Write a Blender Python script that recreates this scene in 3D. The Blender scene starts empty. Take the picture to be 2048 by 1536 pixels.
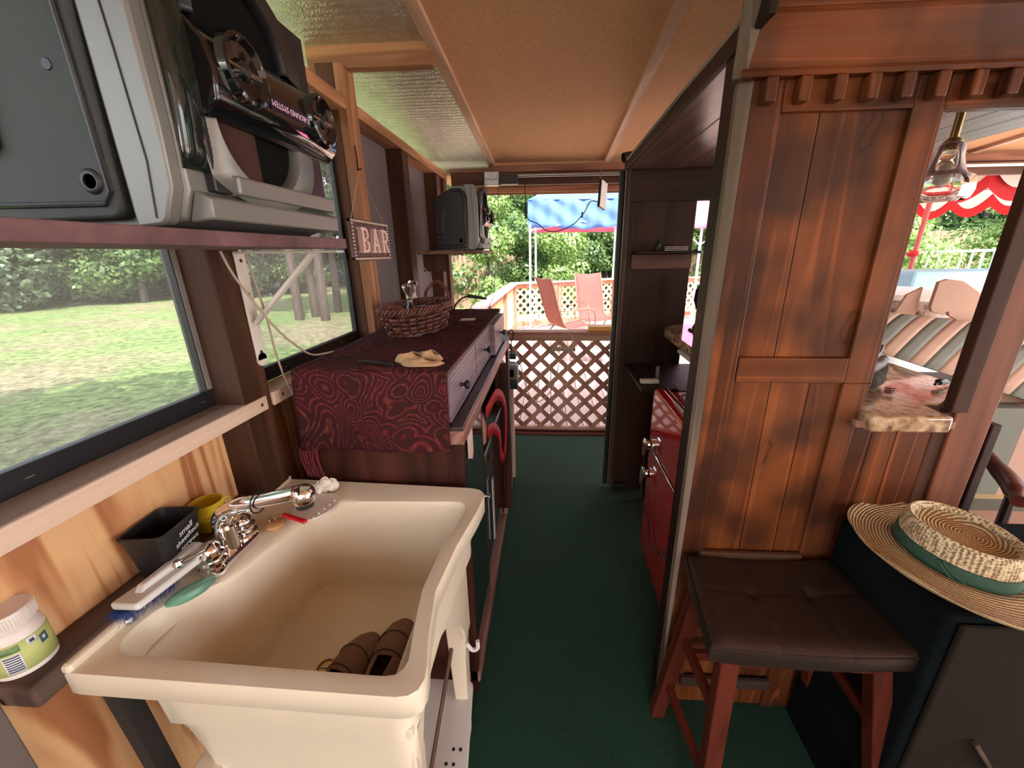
import bpy, math, random
from mathutils import Vector, Matrix
PI = math.pi
R = math.radians
S = bpy.context.scene
C = S.collection
# ------------------------------------------------------------ camera
cam = bpy.data.objects.new('camera', bpy.data.cameras.new('camera'))
C.objects.link(cam); S.camera = cam
EYE = Vector((0, 0, 1.5))
ax = Vector((0.99822876, 0.05843913, -0.011145)); dn = Vector((0.0077387, -0.31329288, -0.94962502)); fw = Vector((-0.05898691, 0.94785676, -0.3131902))
m = Matrix((ax, -dn, -fw)).transposed().to_4x4(); m.translation = EYE
cam.matrix_world = m
cam.data.sensor_width = 36; cam.data.lens = 794.1146 / 2048 * 36
cam.data.shift_x = -27.35 / 2048; cam.data.clip_start = .02; cam.data.clip_end = 300
# ------------------------------------------------------------ sky, sun, light, exposure
W = bpy.data.worlds.new('sky'); S.world = W; W.use_nodes = True
nt = W.node_tree; bg = nt.nodes['Background']
sky = nt.nodes.new('ShaderNodeTexSky'); sky.sky_type = 'NISHITA'; sky.sun_disc = False
sky.sun_elevation = R(55); sky.sun_rotation = R(150); sky.altitude = 100; sky.dust_density = 2.0
hs = nt.nodes.new('ShaderNodeHueSaturation'); hs.inputs['Saturation'].default_value = .45
nt.links.new(sky.outputs[0], hs.inputs['Color']); nt.links.new(hs.outputs[0], bg.inputs[0])
bg.inputs[1].default_value = 1.0
sun = bpy.data.objects.new('sun', bpy.data.lights.new('sun', 'SUN')); C.objects.link(sun)
sun.data.energy = 12.5; sun.data.angle = R(.6); sun.data.color = (1, .95, .88)
sun.rotation_euler = Vector((0.45, -0.75, 1.25)).to_track_quat('Z', 'Y').to_euler()
def area(name, loc, to, sx, sy, e, col):
    l = bpy.data.objects.new(name, bpy.data.lights.new(name, 'AREA')); C.objects.link(l)
    l.data.shape = 'RECTANGLE'; l.data.size = sx; l.data.size_y = sy; l.data.energy = e; l.data.color = col
    l.location = loc; l.rotation_euler = (Vector(loc) - Vector(to)).to_track_quat('Z', 'Y').to_euler()
area('rear_fill', (.6, -2.0, 1.75), (.1, 1.6, 1.0), 3.6, 1.3, 12, (1, .93, .86))  # added fill lamp behind the camera, brightens the interior
vs = S.view_settings
vs.view_transform = 'Standard'; vs.look = 'None'; vs.gamma = 1; vs.use_curve_mapping = False; vs.exposure = 0.3
# ------------------------------------------------------------ helpers
def wl(o):
    v = Vector((0, 0, 0))
    while o: v += o.location; o = o.parent
    return v
class MB:
    def __init__(s): s.v = []; s.f = []
    def add(s, vs, fs):
        b = len(s.v); s.v += [tuple(p) for p in vs]; s.f += [tuple(b + i for i in f) for f in fs]; return s
    def box(s, x0, y0, z0, x1, y1, z1):
        x0, x1 = sorted((x0, x1)); y0, y1 = sorted((y0, y1)); z0, z1 = sorted((z0, z1))
        return s.add([(x0,y0,z0),(x1,y0,z0),(x1,y1,z0),(x0,y1,z0),(x0,y0,z1),(x1,y0,z1),(x1,y1,z1),(x0,y1,z1)],
                     [(0,3,2,1),(4,5,6,7),(0,1,5,4),(1,2,6,5),(2,3,7,6),(3,0,4,7)])
    def prism(s, pts, axis, a, b):
        if axis == 'x': f = lambda p, t: (t, p[0], p[1])
        elif axis == 'y': f = lambda p, t: (p[0], t, p[1])
        else: f = lambda p, t: (p[0], p[1], t)
        n = len(pts)
        ar = sum(pts[i][0]*pts[(i+1)%n][1]-pts[(i+1)%n][0]*pts[i][1] for i in range(n))
        if (ar < 0) != (axis == 'y'): pts = pts[::-1]
        if a > b: a, b = b, a
        return s.add([f(p, a) for p in pts] + [f(p, b) for p in pts],
                     [tuple(range(n))[::-1], tuple(range(n, 2*n))] + [(i, (i+1) % n, (i+1) % n+n, i+n) for i in range(n)])
    def beam(s, p, q, w, h, up=(0, 0, 1), w2=None, h2=None):
        p = Vector(p); q = Vector(q); d = (q-p).normalized(); u = Vector(up)
        a = d.cross(u)
        if a.length < 1e-4: a = d.cross(Vector((1, 0, 0)))
        a.normalize(); u = a.cross(d)
        w2 = w2 or w; h2 = h2 or h
        vs = [c + a*x*ww/2 + u*y*hh/2 for c, ww, hh in ((p, w, h), (q, w2, h2)) for x, y in ((-1,-1),(1,-1),(1,1),(-1,1))]
        return s.add(vs, [(3,2,1,0),(4,5,6,7),(0,1,5,4),(1,2,6,5),(2,3,7,6),(3,0,4,7)][:])
    def loft(s, loops, cap0=True, cap1=True, closed=True):
        n = len(loops[0]); vs = [p for l in loops for p in l]; fs = []
        for k in range(len(loops)-1):
            for i in range(n if closed else n-1):
                j = (i+1) % n; fs.append((k*n+i, k*n+j, (k+1)*n+j, (k+1)*n+i))
        if cap0: fs.append(tuple(range(n))[::-1])
        if cap1: fs.append(tuple((len(loops)-1)*n+i for i in range(n)))
        return s.add(vs, fs)
    def tube(s, path, r, n=8, closed=False):
        P = [Vector(p) for p in path]; m = len(P)
        rs = r if isinstance(r, (list, tuple)) else [r]*m
        loops = []; a = None
        for i in range(m):
            if closed: d = P[(i+1) % m]-P[i-1]
            else: d = P[min(i+1, m-1)]-P[max(i-1, 0)]
            d.normalize()
            if a is None: a = d.orthogonal().normalized()
            else:
                a = a - d*a.dot(d)
                a = a.normalized() if a.length > 1e-5 else d.orthogonal().normalized()
            b = d.cross(a)
            loops.append([P[i] + (a*math.cos(2*PI*k/n)+b*math.sin(2*PI*k/n))*rs[i] for k in range(n)])
        if closed: loops.append(loops[0])
        return s.loft(loops, not closed, not closed)
    def lathe(s, prof, c, axis=(0, 0, 1), n=24, sx=1, sy=1):
        w = Vector(axis).normalized(); c = Vector(c)
        u = Vector((1, 0, 0)) if abs(w.z) > .9 else Vector((0, 0, 1)).cross(w).normalized()
        u = (u - w*u.dot(w)).normalized(); v = w.cross(u)
        return s.loft([[c + w*h + (u*math.cos(2*PI*k/n)*sx+v*math.sin(2*PI*k/n)*sy)*max(r, 1e-5) for k in range(n)] for r, h in prof])
    def grid(s, fn, nu, nv, cu=False):
        vs = [fn(i/nu, j/nv) for j in range(nv+1) for i in range(nu+1)]
        return s.add(vs, [(j*(nu+1)+i, j*(nu+1)+i+1, (j+1)*(nu+1)+i+1, (j+1)*(nu+1)+i) for j in range(nv) for i in range(nu)])
    def xf(s, M):
        s.v = [tuple(M @ Vector(p)) for p in s.v]; return s
    def build(s, name, mat, parent=None, smooth=False, bevel=0, seg=2, solid=0, sub=0, ang=38):
        me = bpy.data.meshes.new(name); o = wl(parent)
        if parent is None and s.v and not getattr(s, 'raw', False):
            o = Vector((sum(p[0] for p in s.v)/len(s.v), sum(p[1] for p in s.v)/len(s.v), min(p[2] for p in s.v)))
        me.from_pydata([(p[0]-o.x, p[1]-o.y, p[2]-o.z) for p in s.v], [], s.f); me.update()
        me.materials.append(mat)
        if smooth:
            for p in me.polygons: p.use_smooth = True
            me.set_sharp_from_angle(angle=R(ang))
        ob = bpy.data.objects.new(name, me); C.objects.link(ob)
        if parent: ob.parent = parent
        else: ob.location = o
        if solid:
            q = ob.modifiers.new('thick', 'SOLIDIFY'); q.thickness = solid; q.offset = 0
        if bevel:
            q = ob.modifiers.new('bevel', 'BEVEL'); q.width = bevel; q.segments = seg; q.limit_method = 'ANGLE'; q.angle_limit = R(35)
        if sub:
            q = ob.modifiers.new('sub', 'SUBSURF'); q.levels = q.render_levels = sub
        return ob
def tag(o, label=None, cat=None, group=None, kind=None):
    if label: o['label'] = label
    if cat: o['category'] = cat
    if group: o['group'] = group
    if kind: o['kind'] = kind
    return o
def thing(name, loc, label, cat, group=None):
    o = bpy.data.objects.new(name, None); o.location = loc; o.empty_display_size = .1; C.objects.link(o)
    return tag(o, label, cat, group)
def copy_tree(o, parent=None):
    c = o.copy(); C.objects.link(c)
    if parent: c.parent = parent
    for ch in list(o.children): copy_tree(ch, c)
    return c
def share(proto, parent, loc, rot=None):
    c = proto.copy(); C.objects.link(c); c.parent = parent; c.location = Vector(loc) - wl(parent)
    if rot: c.rotation_euler = rot
    return c
def BX(name, b, mat, parent=None, bevel=0.003, **k): return MB().box(*b).build(name, mat, parent, bevel=bevel, **k)
def struct(o): o['kind'] = 'structure'; return o
def arc(c, r, a0, a1, n, ax='xy', z=0):
    out = []
    for i in range(n+1):
        a = R(a0+(a1-a0)*i/n); x = c[0]+r*math.cos(a); y = c[1]+r*math.sin(a); out.append((x, y))
    return out
def bez(pts, n=10):
    """Catmull-Rom through 3-D points"""
    P = [Vector(p) for p in pts]; P = [2*P[0]-P[1]] + P + [2*P[-1]-P[-2]]; out = []
    for i in range(1, len(P)-2):
        for k in range(n):
            t = k/n
            out.append(.5*((2*P[i])+(P[i+1]-P[i-1])*t+(2*P[i-1]-5*P[i]+4*P[i+1]-P[i+2])*t*t+(3*P[i]-P[i-1]-3*P[i+1]+P[i+2])*t**3))
    out.append(P[-2]); return out
def rpoly(pts, n=5):
    """2-D polygon with per-corner radii: (x, y, r)"""
    out = []; m = len(pts)
    for i in range(m):
        x, y, r = (*pts[i], 0)[:3]
        if r <= 0: out.append((x, y)); continue
        p = Vector((x, y)); a = (Vector(pts[i-1][:2])-p); b = (Vector(pts[(i+1) % m][:2])-p)
        r = min(r, a.length*.49, b.length*.49); a = p+a.normalized()*r; b = p+b.normalized()*r
        for k in range(n+1):
            t = k/n; q = a*(1-t)**2+p*2*t*(1-t)+b*t*t; out.append((q.x, q.y))
    return out
def ringpoly(poly, c, N, snap=()):
    out = []; A = [2*PI*k/N for k in range(N)]
    for q in snap:
        t = math.atan2(q[1]-c[1], q[0]-c[0]) % (2*PI); A[int(round(t/(2*PI)*N)) % N] = t
    for k in range(N):
        a = A[k]; d = Vector((math.cos(a), math.sin(a))); best = None
        for i in range(len(poly)):
            p = Vector(poly[i])-Vector(c); e = Vector(poly[(i+1) % len(poly)])-Vector(c)-p
            den = d.x*e.y-d.y*e.x
            if abs(den) < 1e-12: continue
            t = (p.x*e.y-p.y*e.x)/den; s = (p.x*d.y-p.y*d.x)/den
            if t > 0 and -1e-9 <= s <= 1+1e-9 and (best is None or t > best): best = t
        out.append((c[0]+d.x*best, c[1]+d.y*best))
    return out
# ------------------------------------------------------------ materials
_M = {}
_W = {}
class NT:
    def __init__(s, name):
        s.m = bpy.data.materials.new(name); s.m.use_nodes = True; s.t = s.m.node_tree; s.b = s.t.nodes['Principled BSDF']; s.out = s.t.nodes['Material Output']
    def n(s, ty, **k):
        o = s.t.nodes.new(ty)
        for a, v in k.items():
            if a[0] == '_': o.inputs[a[1:].replace('_', ' ')].default_value = v
            else: setattr(o, a, v)
        return o
    def l(s, a, b): s.t.links.new(a, b)
    def coord(s, sc=(1, 1, 1), rot=(0, 0, 0), kind='Object'):
        t = s.n('ShaderNodeTexCoord'); mp = s.n('ShaderNodeMapping'); mp.inputs['Scale'].default_value = sc; mp.inputs['Rotation'].default_value = rot
        s.l(t.outputs[kind], mp.inputs[0]); return mp.outputs[0]
    def noise(s, vec, sc, det=4, rough=.55, dist=0):
        o = s.n('ShaderNodeTexNoise', _Scale=sc, _Detail=det, _Roughness=rough, _Distortion=dist); s.l(vec, o.inputs['Vector']); return o.outputs[0]
    def ramp(s, fac, stops):
        o = s.n('ShaderNodeValToRGB'); e = o.color_ramp.elements
        while len(e) < len(stops): e.new(.5)
        for i, (p, c) in enumerate(stops): e[i].position = p; e[i].color = (*c, 1) if len(c) == 3 else c
        s.l(fac, o.inputs[0]); return o.outputs[0]
    def math(s, op, a, b=None, c=None):
        o = s.n('ShaderNodeMath', operation=op)
        for i, v in enumerate((a, b, c)):
            if v is None: continue
            if isinstance(v, (int, float)): o.inputs[i].default_value = v
            else: s.l(v, o.inputs[i])
        return o.outputs[0]
    def mix(s, f, a, b, mode='MIX'):
        o = s.n('ShaderNodeMix', data_type='RGBA', blend_type=mode)
        for i, v in ((0, f), (6, a), (7, b)):
            if isinstance(v, (int, float)): o.inputs[i].default_value = v
            elif isinstance(v, tuple): o.inputs[i].default_value = (*v, 1)[:4]
            else: s.l(v, o.inputs[i])
        return o.outputs[2]
    def bump(s, h, st=.3, d=.01):
        o = s.n('ShaderNodeBump', _Strength=st, _Distance=d); s.l(h, o.inputs['Height']); s.l(o.outputs[0], s.b.inputs['Normal'])
    def set(s, **k):
        for a, v in k.items():
            i = s.b.inputs[{'rough': 'Roughness', 'metal': 'Metallic', 'coat': 'Coat Weight', 'coatr': 'Coat Roughness', 'alpha': 'Alpha', 'trans': 'Transmission Weight', 'spec': 'Specular IOR Level', 'ior': 'IOR', 'sheen': 'Sheen Weight', 'aniso': 'Anisotropic', 'col': 'Base Color'}[a]]
            if isinstance(v, tuple): i.default_value = (*v, 1)[:4]
            elif isinstance(v, (int, float)): i.default_value = v
            else: s.l(v, i)
        return s
def pbr(name, col, rough=.5, metal=0, var=.12, vs=6, bump=0, bs=60, **k):
    key = ('p', name)
    if key in _M: return _M[key]
    s = NT(name); c = s.coord(); n = s.noise(c, vs, 5)
    lo = tuple(x*(1-var) for x in col); hi = tuple(min(1, x*(1+var)) for x in col)
    s.set(col=s.ramp(n, [(.3, lo), (.7, hi)]), rough=rough, metal=metal, **k)
    if bump: s.bump(s.noise(c, bs, 3), bump, .004)
    _M[key] = s.m; return s.m
def wood(name, dark, light, axis='z', rough=.55, coat=0, rings=14, sc=7, along=.09, blot=.0, blotcol=(.02, .01, .008), knots=False):
    key = (name, axis)
    if key in _M: return _M[key]
    if name in _W: dark, light, rough, coat, rings, sc = _W[name]
    else: _W[name] = (dark, light, rough, coat, rings, sc)
    s = NT(name+'_'+axis); a = 'xyz'.index(axis)
    v = [sc]*3; v[a] = sc*along
    c = s.coord(tuple(v)); n = s.noise(c, 1, 2, .5, .4)
    f = [60]*3; f[a] = 1.6
    fine = s.noise(s.coord(tuple(f)), 1.5, 3, .6)
    sn = s.math('SINE', s.math('MULTIPLY', n, rings*2.2)); g = s.math('MULTIPLY_ADD', sn, .32, .5)
    g = s.math('ADD', s.math('MULTIPLY', g, .65), s.math('MULTIPLY', fine, .38))
    col = s.ramp(g, [(.15, dark), (.75, light)])
    if knots:
        sx = s.n('ShaderNodeSeparateXYZ'); s.l(s.coord(), sx.inputs[0]); cb = s.n('ShaderNodeCombineXYZ'); o3 = [i for i in range(3) if i != a and i != 1][0]
        wn = s.noise(s.coord(), 14, 2); s.l(s.math('MULTIPLY_ADD', wn, .05, sx.outputs[o3]), cb.inputs[0]); s.l(s.math('MULTIPLY_ADD', sx.outputs[a], .42, s.math('MULTIPLY', wn, .07)), cb.inputs[1])
        vo = s.n('ShaderNodeTexVoronoi', _Scale=4.2, voronoi_dimensions='2D'); s.l(cb.outputs[0], vo.inputs['Vector'])
        kd = s.ramp(vo.outputs['Distance'], [(.0, (.1, .1, .1)), (.04, (.35, .35, .35)), (.10, (1, 1, 1))])
        kr = s.math('MULTIPLY_ADD', s.math('SINE', s.math('MULTIPLY', vo.outputs['Distance'], 95)), .35, .35)
        kcol = s.mix(kr, tuple(x*.5 for x in dark), tuple(x*1.1 for x in light))
        col = s.mix(kd, kcol, col)
        st = s.math('SINE', s.math('MULTIPLY', s.noise(s.coord(tuple(sc*1.3 if i != a else sc*.07 for i in range(3))), 1, 1, .4, .3), 55))
        col = s.mix(s.math('MULTIPLY', s.ramp(st, [(.86, (0, 0, 0)), (1, (1, 1, 1))]), .5), col, tuple(min(1, x*1.7) for x in light))
    if blot:
        b = s.noise(s.coord((1, 1, 1)), 4.5, 2, .5); bf = s.ramp(b, [(.44, (0, 0, 0)), (.62, (blot,)*3)])
        col = s.mix(bf, col, blotcol)
    s.set(col=col, rough=rough, coat=coat, coatr=.25, spec=.22)
    s.bump(g, .25, .002); _M[key] = s.m; return s.m
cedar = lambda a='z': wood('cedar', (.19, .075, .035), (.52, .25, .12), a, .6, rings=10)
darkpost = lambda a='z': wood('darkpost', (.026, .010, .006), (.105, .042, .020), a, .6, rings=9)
palepine = lambda a='y': wood('palepine', (.52, .34, .23), (.76, .56, .42), a, .65, rings=7)
weathered = lambda a='y': wood('weathered', (.045, .027, .02), (.12, .075, .055), a, .75, rings=14)
walnut = lambda a='z': wood('walnut', (.022, .007, .005), (.085, .026, .017), a, .38, coat=.1, rings=8, sc=9)
stain = lambda a='z': wood('stained_pine', (.060, .014, .005), (.22, .066, .019), a, .42, coat=.08, rings=9, sc=5.5, blot=.72, knots=True)
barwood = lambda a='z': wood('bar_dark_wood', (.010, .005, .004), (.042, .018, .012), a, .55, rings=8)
lightwood = lambda a='x': wood('far_lumber', (.30, .14, .075), (.55, .29, .17), a, .65, rings=8)
railwood = lambda a='z': wood('rail_redwood', (.20, .075, .045), (.36, .15, .095), a, .6, rings=8)
deckwood = lambda a='y': wood('deck_wood', (.50, .33, .28), (.72, .52, .45), a, .7, rings=8)
mahog = lambda a='z': wood('mahogany', (.040, .008, .005), (.125, .024, .013), a, .42, coat=.1, rings=7, sc=9)
def plywood():
    s = NT('plywood'); n = s.noise(s.coord((1, 5.5, .5)), 1.2, 3, .5, .9)
    g = s.math('MULTIPLY_ADD', s.math('SINE', s.math('MULTIPLY', n, 30)), .5, .5)
    n2 = s.noise(s.coord((60, 60, 4)), 2, 3)
    col = s.ramp(s.math('ADD', s.math('MULTIPLY', g, .8), s.math('MULTIPLY', n2, .25)), [(.2, (.42, .16, .06)), (.5, (.60, .28, .115)), (.85, (.76, .44, .21))])
    s.set(col=col, rough=.6); s.bump(n2, .15, .001); return s.m
M = {}
M['plywood'] = plywood()
def carpet():
    s = NT('green_carpet'); c = s.coord(); n = s.noise(c, 3, 4); f = s.noise(c, 420, 2)
    col = s.mix(s.ramp(f, [(.3, (0, 0, 0)), (.7, (1, 1, 1))]), s.ramp(n, [(.3, (.005, .028, .014)), (.7, (.008, .040, .020))]), (.018, .070, .037))
    s.set(col=col, rough=.95, sheen=.15, spec=.15); s.bump(f, .7, .004); return s.m
M['carpet'] = carpet()
def burlap():
    s = NT('tan_ceiling_fabric'); v = s.coord()
    w1 = s.n('ShaderNodeTexWave', wave_type='BANDS', bands_direction='X', _Scale=75, _Distortion=1.2, _Detail=1); s.l(v, w1.inputs['Vector'])
    w2 = s.n('ShaderNodeTexWave', wave_type='BANDS', bands_direction='Y', _Scale=75, _Distortion=1.2, _Detail=1); s.l(v, w2.inputs['Vector'])
    g = s.math('MULTIPLY', w1.outputs[1], w2.outputs[1]); n = s.noise(v, 90, 3)
    g = s.math('ADD', s.math('MULTIPLY', g, .7), s.math('MULTIPLY', n, .5))
    s.set(col=s.ramp(g, [(.12, (.40, .19, .085)), (.75, (.85, .47, .24))]), rough=.85); s.bump(g, .5, .003); return s.m
M['burlap'] = burlap()
def foil():
    s = NT('foil_insulation'); v = s.coord()
    w = s.n('ShaderNodeTexWave', wave_type='BANDS', bands_direction='Y', _Scale=9, _Distortion=3, _Detail=3, **{'_Detail_Scale': 3}); s.l(v, w.inputs['Vector'])
    n = s.noise(v, 14, 5, .7); vo = s.n('ShaderNodeTexVoronoi', _Scale=160); s.l(v, vo.inputs['Vector'])
    h = s.math('ADD', s.math('MULTIPLY', w.outputs[1], .6), s.math('ADD', n, s.math('MULTIPLY', vo.outputs['Distance'], .5)))
    s.set(col=s.ramp(n, [(.3, (.52, .50, .44)), (.7, (.74, .72, .66))]), rough=.36, metal=.8); s.bump(h, .9, .006); return s.m
M['foil'] = foil()
def granite(name, cols, sc=90):
    s = NT(name); v = s.coord(); n = s.noise(v, sc, 4, .7); vo = s.n('ShaderNodeTexVoronoi', _Scale=sc*.8); s.l(v, vo.inputs['Vector'])
    g = s.math('ADD', s.math('MULTIPLY', n, .7), s.math('MULTIPLY', vo.outputs['Distance'], .5))
    s.set(col=s.ramp(g, [(.3, cols[0]), (.52, cols[1]), (.72, cols[2])]), rough=.12, coat=.5, coatr=.05); return s.m
M['granite'] = granite('granite', [(.04, .025, .02), (.34, .20, .10), (.62, .45, .28)], 45)
def paisley():
    s = NT('paisley_cloth'); v = s.coord(); d = s.noise(v, 3.2, 2, .5); 
    ds = s.n('ShaderNodeVectorMath', operation='ADD'); s.l(v, ds.inputs[0])
    sc = s.n('ShaderNodeVectorMath', operation='SCALE', _Scale=.42); nn = s.n('ShaderNodeTexNoise', _Scale=3.5, _Detail=1); s.l(v, nn.inputs['Vector']); s.l(nn.outputs[1], sc.inputs[0]); s.l(sc.outputs[0], ds.inputs[1])
    vo = s.n('ShaderNodeTexVoronoi', _Scale=9.0); s.l(ds.outputs[0], vo.inputs['Vector'])
    ring = s.math('SINE', s.math('MULTIPLY', vo.outputs['Distance'], 44))
    v2 = s.n('ShaderNodeTexVoronoi', _Scale=85); s.l(ds.outputs[0], v2.inputs['Vector'])
    dots = s.ramp(v2.outputs['Distance'], [(.25, (1, 1, 1)), (.42, (0, 0, 0))])
    line = s.math('MULTIPLY', s.ramp(ring, [(.55, (0, 0, 0)), (.85, (1, 1, 1))]), s.math('MULTIPLY_ADD', dots, .75, .25))
    base = s.ramp(s.noise(v, 5, 3), [(.38, (.045, .009, .011)), (.55, (.10, .011, .016)), (.72, (.065, .016, .012))])
    dark = s.ramp(ring, [(.0, (.8,)*3), (.45, (0, 0, 0))])
    col = s.mix(dark, base, (.035, .012, .012)); col = s.mix(s.math('MULTIPLY', line, .30), col, (.36, .14, .085))
    s.set(col=col, rough=.95, spec=.12); s.bump(s.noise(v, 300, 2), .3, .002); return s.m
M['paisley'] = paisley()
def straw():
    s = NT('straw'); v = s.coord()
    w1 = s.n('ShaderNodeTexWave', wave_type='RINGS', rings_direction='Z', _Scale=48, _Distortion=.6); s.l(v, w1.inputs['Vector'])
    n = s.noise(v, 260, 2); ck = s.math('MULTIPLY', w1.outputs[1], n)
    s.set(col=s.ramp(ck, [(.08, (.24, .12, .045)), (.35, (.66, .47, .24)), (.6, (.82, .66, .40))]), rough=.75); s.bump(ck, .9, .004); return s.m
M['straw'] = straw()
def mesh_straw():
    s = NT('open_weave_straw'); v = s.coord((1, 1, 1)); vo = s.n('ShaderNodeTexVoronoi', feature='F1', _Scale=150, _Randomness=.35); s.l(s.coord((1, 1, 1.7)), vo.inputs['Vector'])
    g = vo.outputs['Distance']
    s.set(col=s.ramp(g, [(.20, (.20, .11, .045)), (.34, (.70, .53, .29)), (.8, (.86, .72, .48))]), rough=.7); s.bump(s.ramp(g, [(.25, (0, 0, 0)), (.5, (1, 1, 1))]), .9, .004); return s.m
M['meshstraw'] = mesh_straw()
def leaves(name, a, b, c):
    s = NT(name); v = s.coord(kind='Object'); n = s.noise(v, 1.6, 3); n2 = s.noise(v, 9, 2)
    col = s.ramp(s.math('ADD', s.math('MULTIPLY', n, .5), s.math('MULTIPLY', n2, .5)), [(.36, a), (.5, b), (.64, c)])
    s.set(col=col, rough=.45); 
    tr = s.n('ShaderNodeBsdfTranslucent'); s.l(col, tr.inputs[0]); mx = s.n('ShaderNodeMixShader'); mx.inputs[0].default_value = .35
    s.l(s.b.outputs[0], mx.inputs[1]); s.l(tr.outputs[0], mx.inputs[2]); s.l(mx.outputs[0], s.out.inputs[0]); return s.m
M['leaf_dark'] = leaves('leaf_dark', (.015, .030, .016), (.07, .11, .055), (.24, .31, .17))
M['leaf_mid'] = leaves('leaf_mid', (.03, .06, .02), (.09, .16, .045), (.20, .30, .09))
M['leaf_light'] = leaves('leaf_light', (.08, .14, .03), (.19, .31, .08), (.42, .52, .22))
def lawn():
    s = NT('lawn'); v = s.coord(); n = s.noise(v, .35, 5, .6); f = s.noise(v, 9, 8, .8); 
    col = s.mix(s.ramp(n, [(.45, (0, 0, 0)), (.62, (1, 1, 1))]), s.ramp(f, [(.38, (.03, .065, .018)), (.62, (.25, .33, .12))]), s.ramp(f, [(.38, (.08, .075, .04)), (.62, (.33, .29, .18))]))
    s.set(col=col, rough=.9, spec=.1); s.bump(f, .8, .05); return s.m
M['lawn'] = lawn()
def screen(name, col, op, cell=110, rough=.8):
    s = NT(name); v = s.coord()
    g = None
    for dr in 'YZ':
        w = s.n('ShaderNodeTexWave', wave_type='BANDS', bands_direction=dr, _Scale=cell); s.l(v, w.inputs['Vector'])
        g = w.outputs[1] if g is None else s.math('MAXIMUM', g, w.outputs[1])
    dirt = s.noise(v, 2.2, 3)
    fac = s.math('MULTIPLY', s.math('MULTIPLY_ADD', g, .35, .75), s.math('MULTIPLY_ADD', dirt, op*1.1, op*.45))
    s.set(col=col, rough=rough); t = s.n('ShaderNodeBsdfTransparent'); mx = s.n('ShaderNodeMixShader')
    s.l(fac, mx.inputs[0]); s.l(t.outputs[0], mx.inputs[1]); s.l(s.b.outputs[0], mx.inputs[2]); s.l(mx.outputs[0], s.out.inputs[0]); return s.m
M['screen'] = screen('insect_screen', (.42, .43, .40), .20)
M['screen2'] = screen('dusty_screen', (.33, .33, .34), .34, rough=.35)
def glass(name, col=(1, 1, 1), rough=.02):
    s = NT(name); s.set(col=col, rough=rough, trans=1.0, ior=1.45); return s.m
M['glass'] = glass('clear_glass', (.95, .97, .95))
M['tarp'] = pbr('plum_grey_fabric', (.15, .12, .125), .8, var=.25, vs=2.5, bump=.2, bs=200)
M['frame'] = pbr('black_frame', (.012, .011, .013), .4, var=.2)
M['blackpl'] = pbr('black_plastic', (.012, .012, .013), .42, var=.15, bump=.15, bs=400)
M['grnpl'] = pbr('dark_speaker_plastic', (.027, .030, .025), .55, var=.1, bump=.3, bs=700)
M['gloss'] = pbr('gloss_black', (.006, .006, .007), .07, var=.1, coat=.6, coatr=.03)
M['silver'] = pbr('silver_paint', (.21, .208, .19), .38, .3, var=.05, bump=.08, bs=900)
M['chrome'] = pbr('chrome', (.82, .82, .83), .06, 1, var=.02)
M['steel'] = pbr('dull_steel', (.42, .41, .40), .35, .9, var=.1)
M['sink'] = pbr('cream_sink_plastic', (.84, .72, .545), .32, var=.05, vs=5, coat=.15)
M['sinkdirt'] = M['sink']
M['white'] = pbr('white_paint', (.72, .70, .66), .4, var=.05)
M['wht2'] = pbr('white_powder_metal', (.70, .64, .56), .35, var=.06)
M['red'] = pbr('red_enamel', (.66, .008, .018), .09, var=.04, coat=.8, coatr=.04)
M['redfab'] = pbr('red_fabric', (.55, .01, .02), .6, var=.15)
M['vinyl'] = pbr('brown_vinyl', (.028, .016, .013), .27, var=.15, bump=.25, bs=260)
M['blackfab'] = pbr('black_carpet_cover', (.006, .009, .010), .95, var=.25, bump=.5, bs=500, spec=.08)
M['grille'] = pbr('bronze_speaker_grille', (.020, .015, .011), .85, var=.12, bump=.5, bs=900, spec=.1)
M['greenband'] = pbr('green_ribbon', (.035, .10, .065), .6, var=.15, bump=.3, bs=300)
M['yellow'] = pbr('yellow_plastic', (.70, .50, .03), .4, var=.05)
M['soap'] = pbr('green_soap', (.16, .36, .25), .3, var=.15)
M['blue'] = pbr('blue_bristle', (.02, .07, .28), .6, var=.2)
M['shoe'] = pbr('taupe_canvas', (.26, .14, .10), .9, var=.15, bump=.5, bs=500)
M['shoein'] = pbr('shoe_lining', (.07, .04, .032), .9, var=.2)
M['wicker'] = pbr('wicker', (.115, .034, .022), .4, var=.4, vs=30, bump=.3, bs=120)
M['sponge'] = pbr('tan_sponge', (.50, .30, .15), .95, var=.2, vs=40, bump=.8, bs=90)
M['paper'] = pbr('paper', (.62, .62, .50), .8, var=.05)
M['cable'] = pbr('beige_cable', (.42, .32, .24), .6, var=.1)
M['blackc'] = pbr('black_cable', (.015, .014, .014), .5, var=.1)
M['orange'] = pbr('orange_wood', (.66, .30, .06), .5, var=.1)
M['tancanvas'] = pbr('tan_canvas', (.55, .36, .27), .8, var=.08)
M['sage'] = pbr('sage_canvas', (.20, .22, .18), .8, var=.1)
M['maroon'] = pbr('dusty_maroon_board', (.15, .075, .078), .8, var=.4, vs=14, bump=.4, bs=80)
M['greywall'] = pbr('grey_brown_board', (.15, .115, .10), .8, var=.06)
M['pinkwhite'] = pbr('pinkish_white_paint', (.80, .58, .53), .5, var=.08)
M['signback'] = wood('sign_back', (.08, .04, .04), (.17, .095, .09), 'z', .6)
M['bead'] = pbr('sign_bead', (.75, .66, .60), .3, .3)
M['darkmetal'] = pbr('dark_metal', (.03, .026, .024), .4, .6)
M['brass'] = pbr('brass', (.55, .38, .16), .3, .9)
M['rubber'] = pbr('tan_rubber', (.55, .30, .13), .55)
M['tissue'] = pbr('tissue', (.80, .70, .60), .85)
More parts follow.
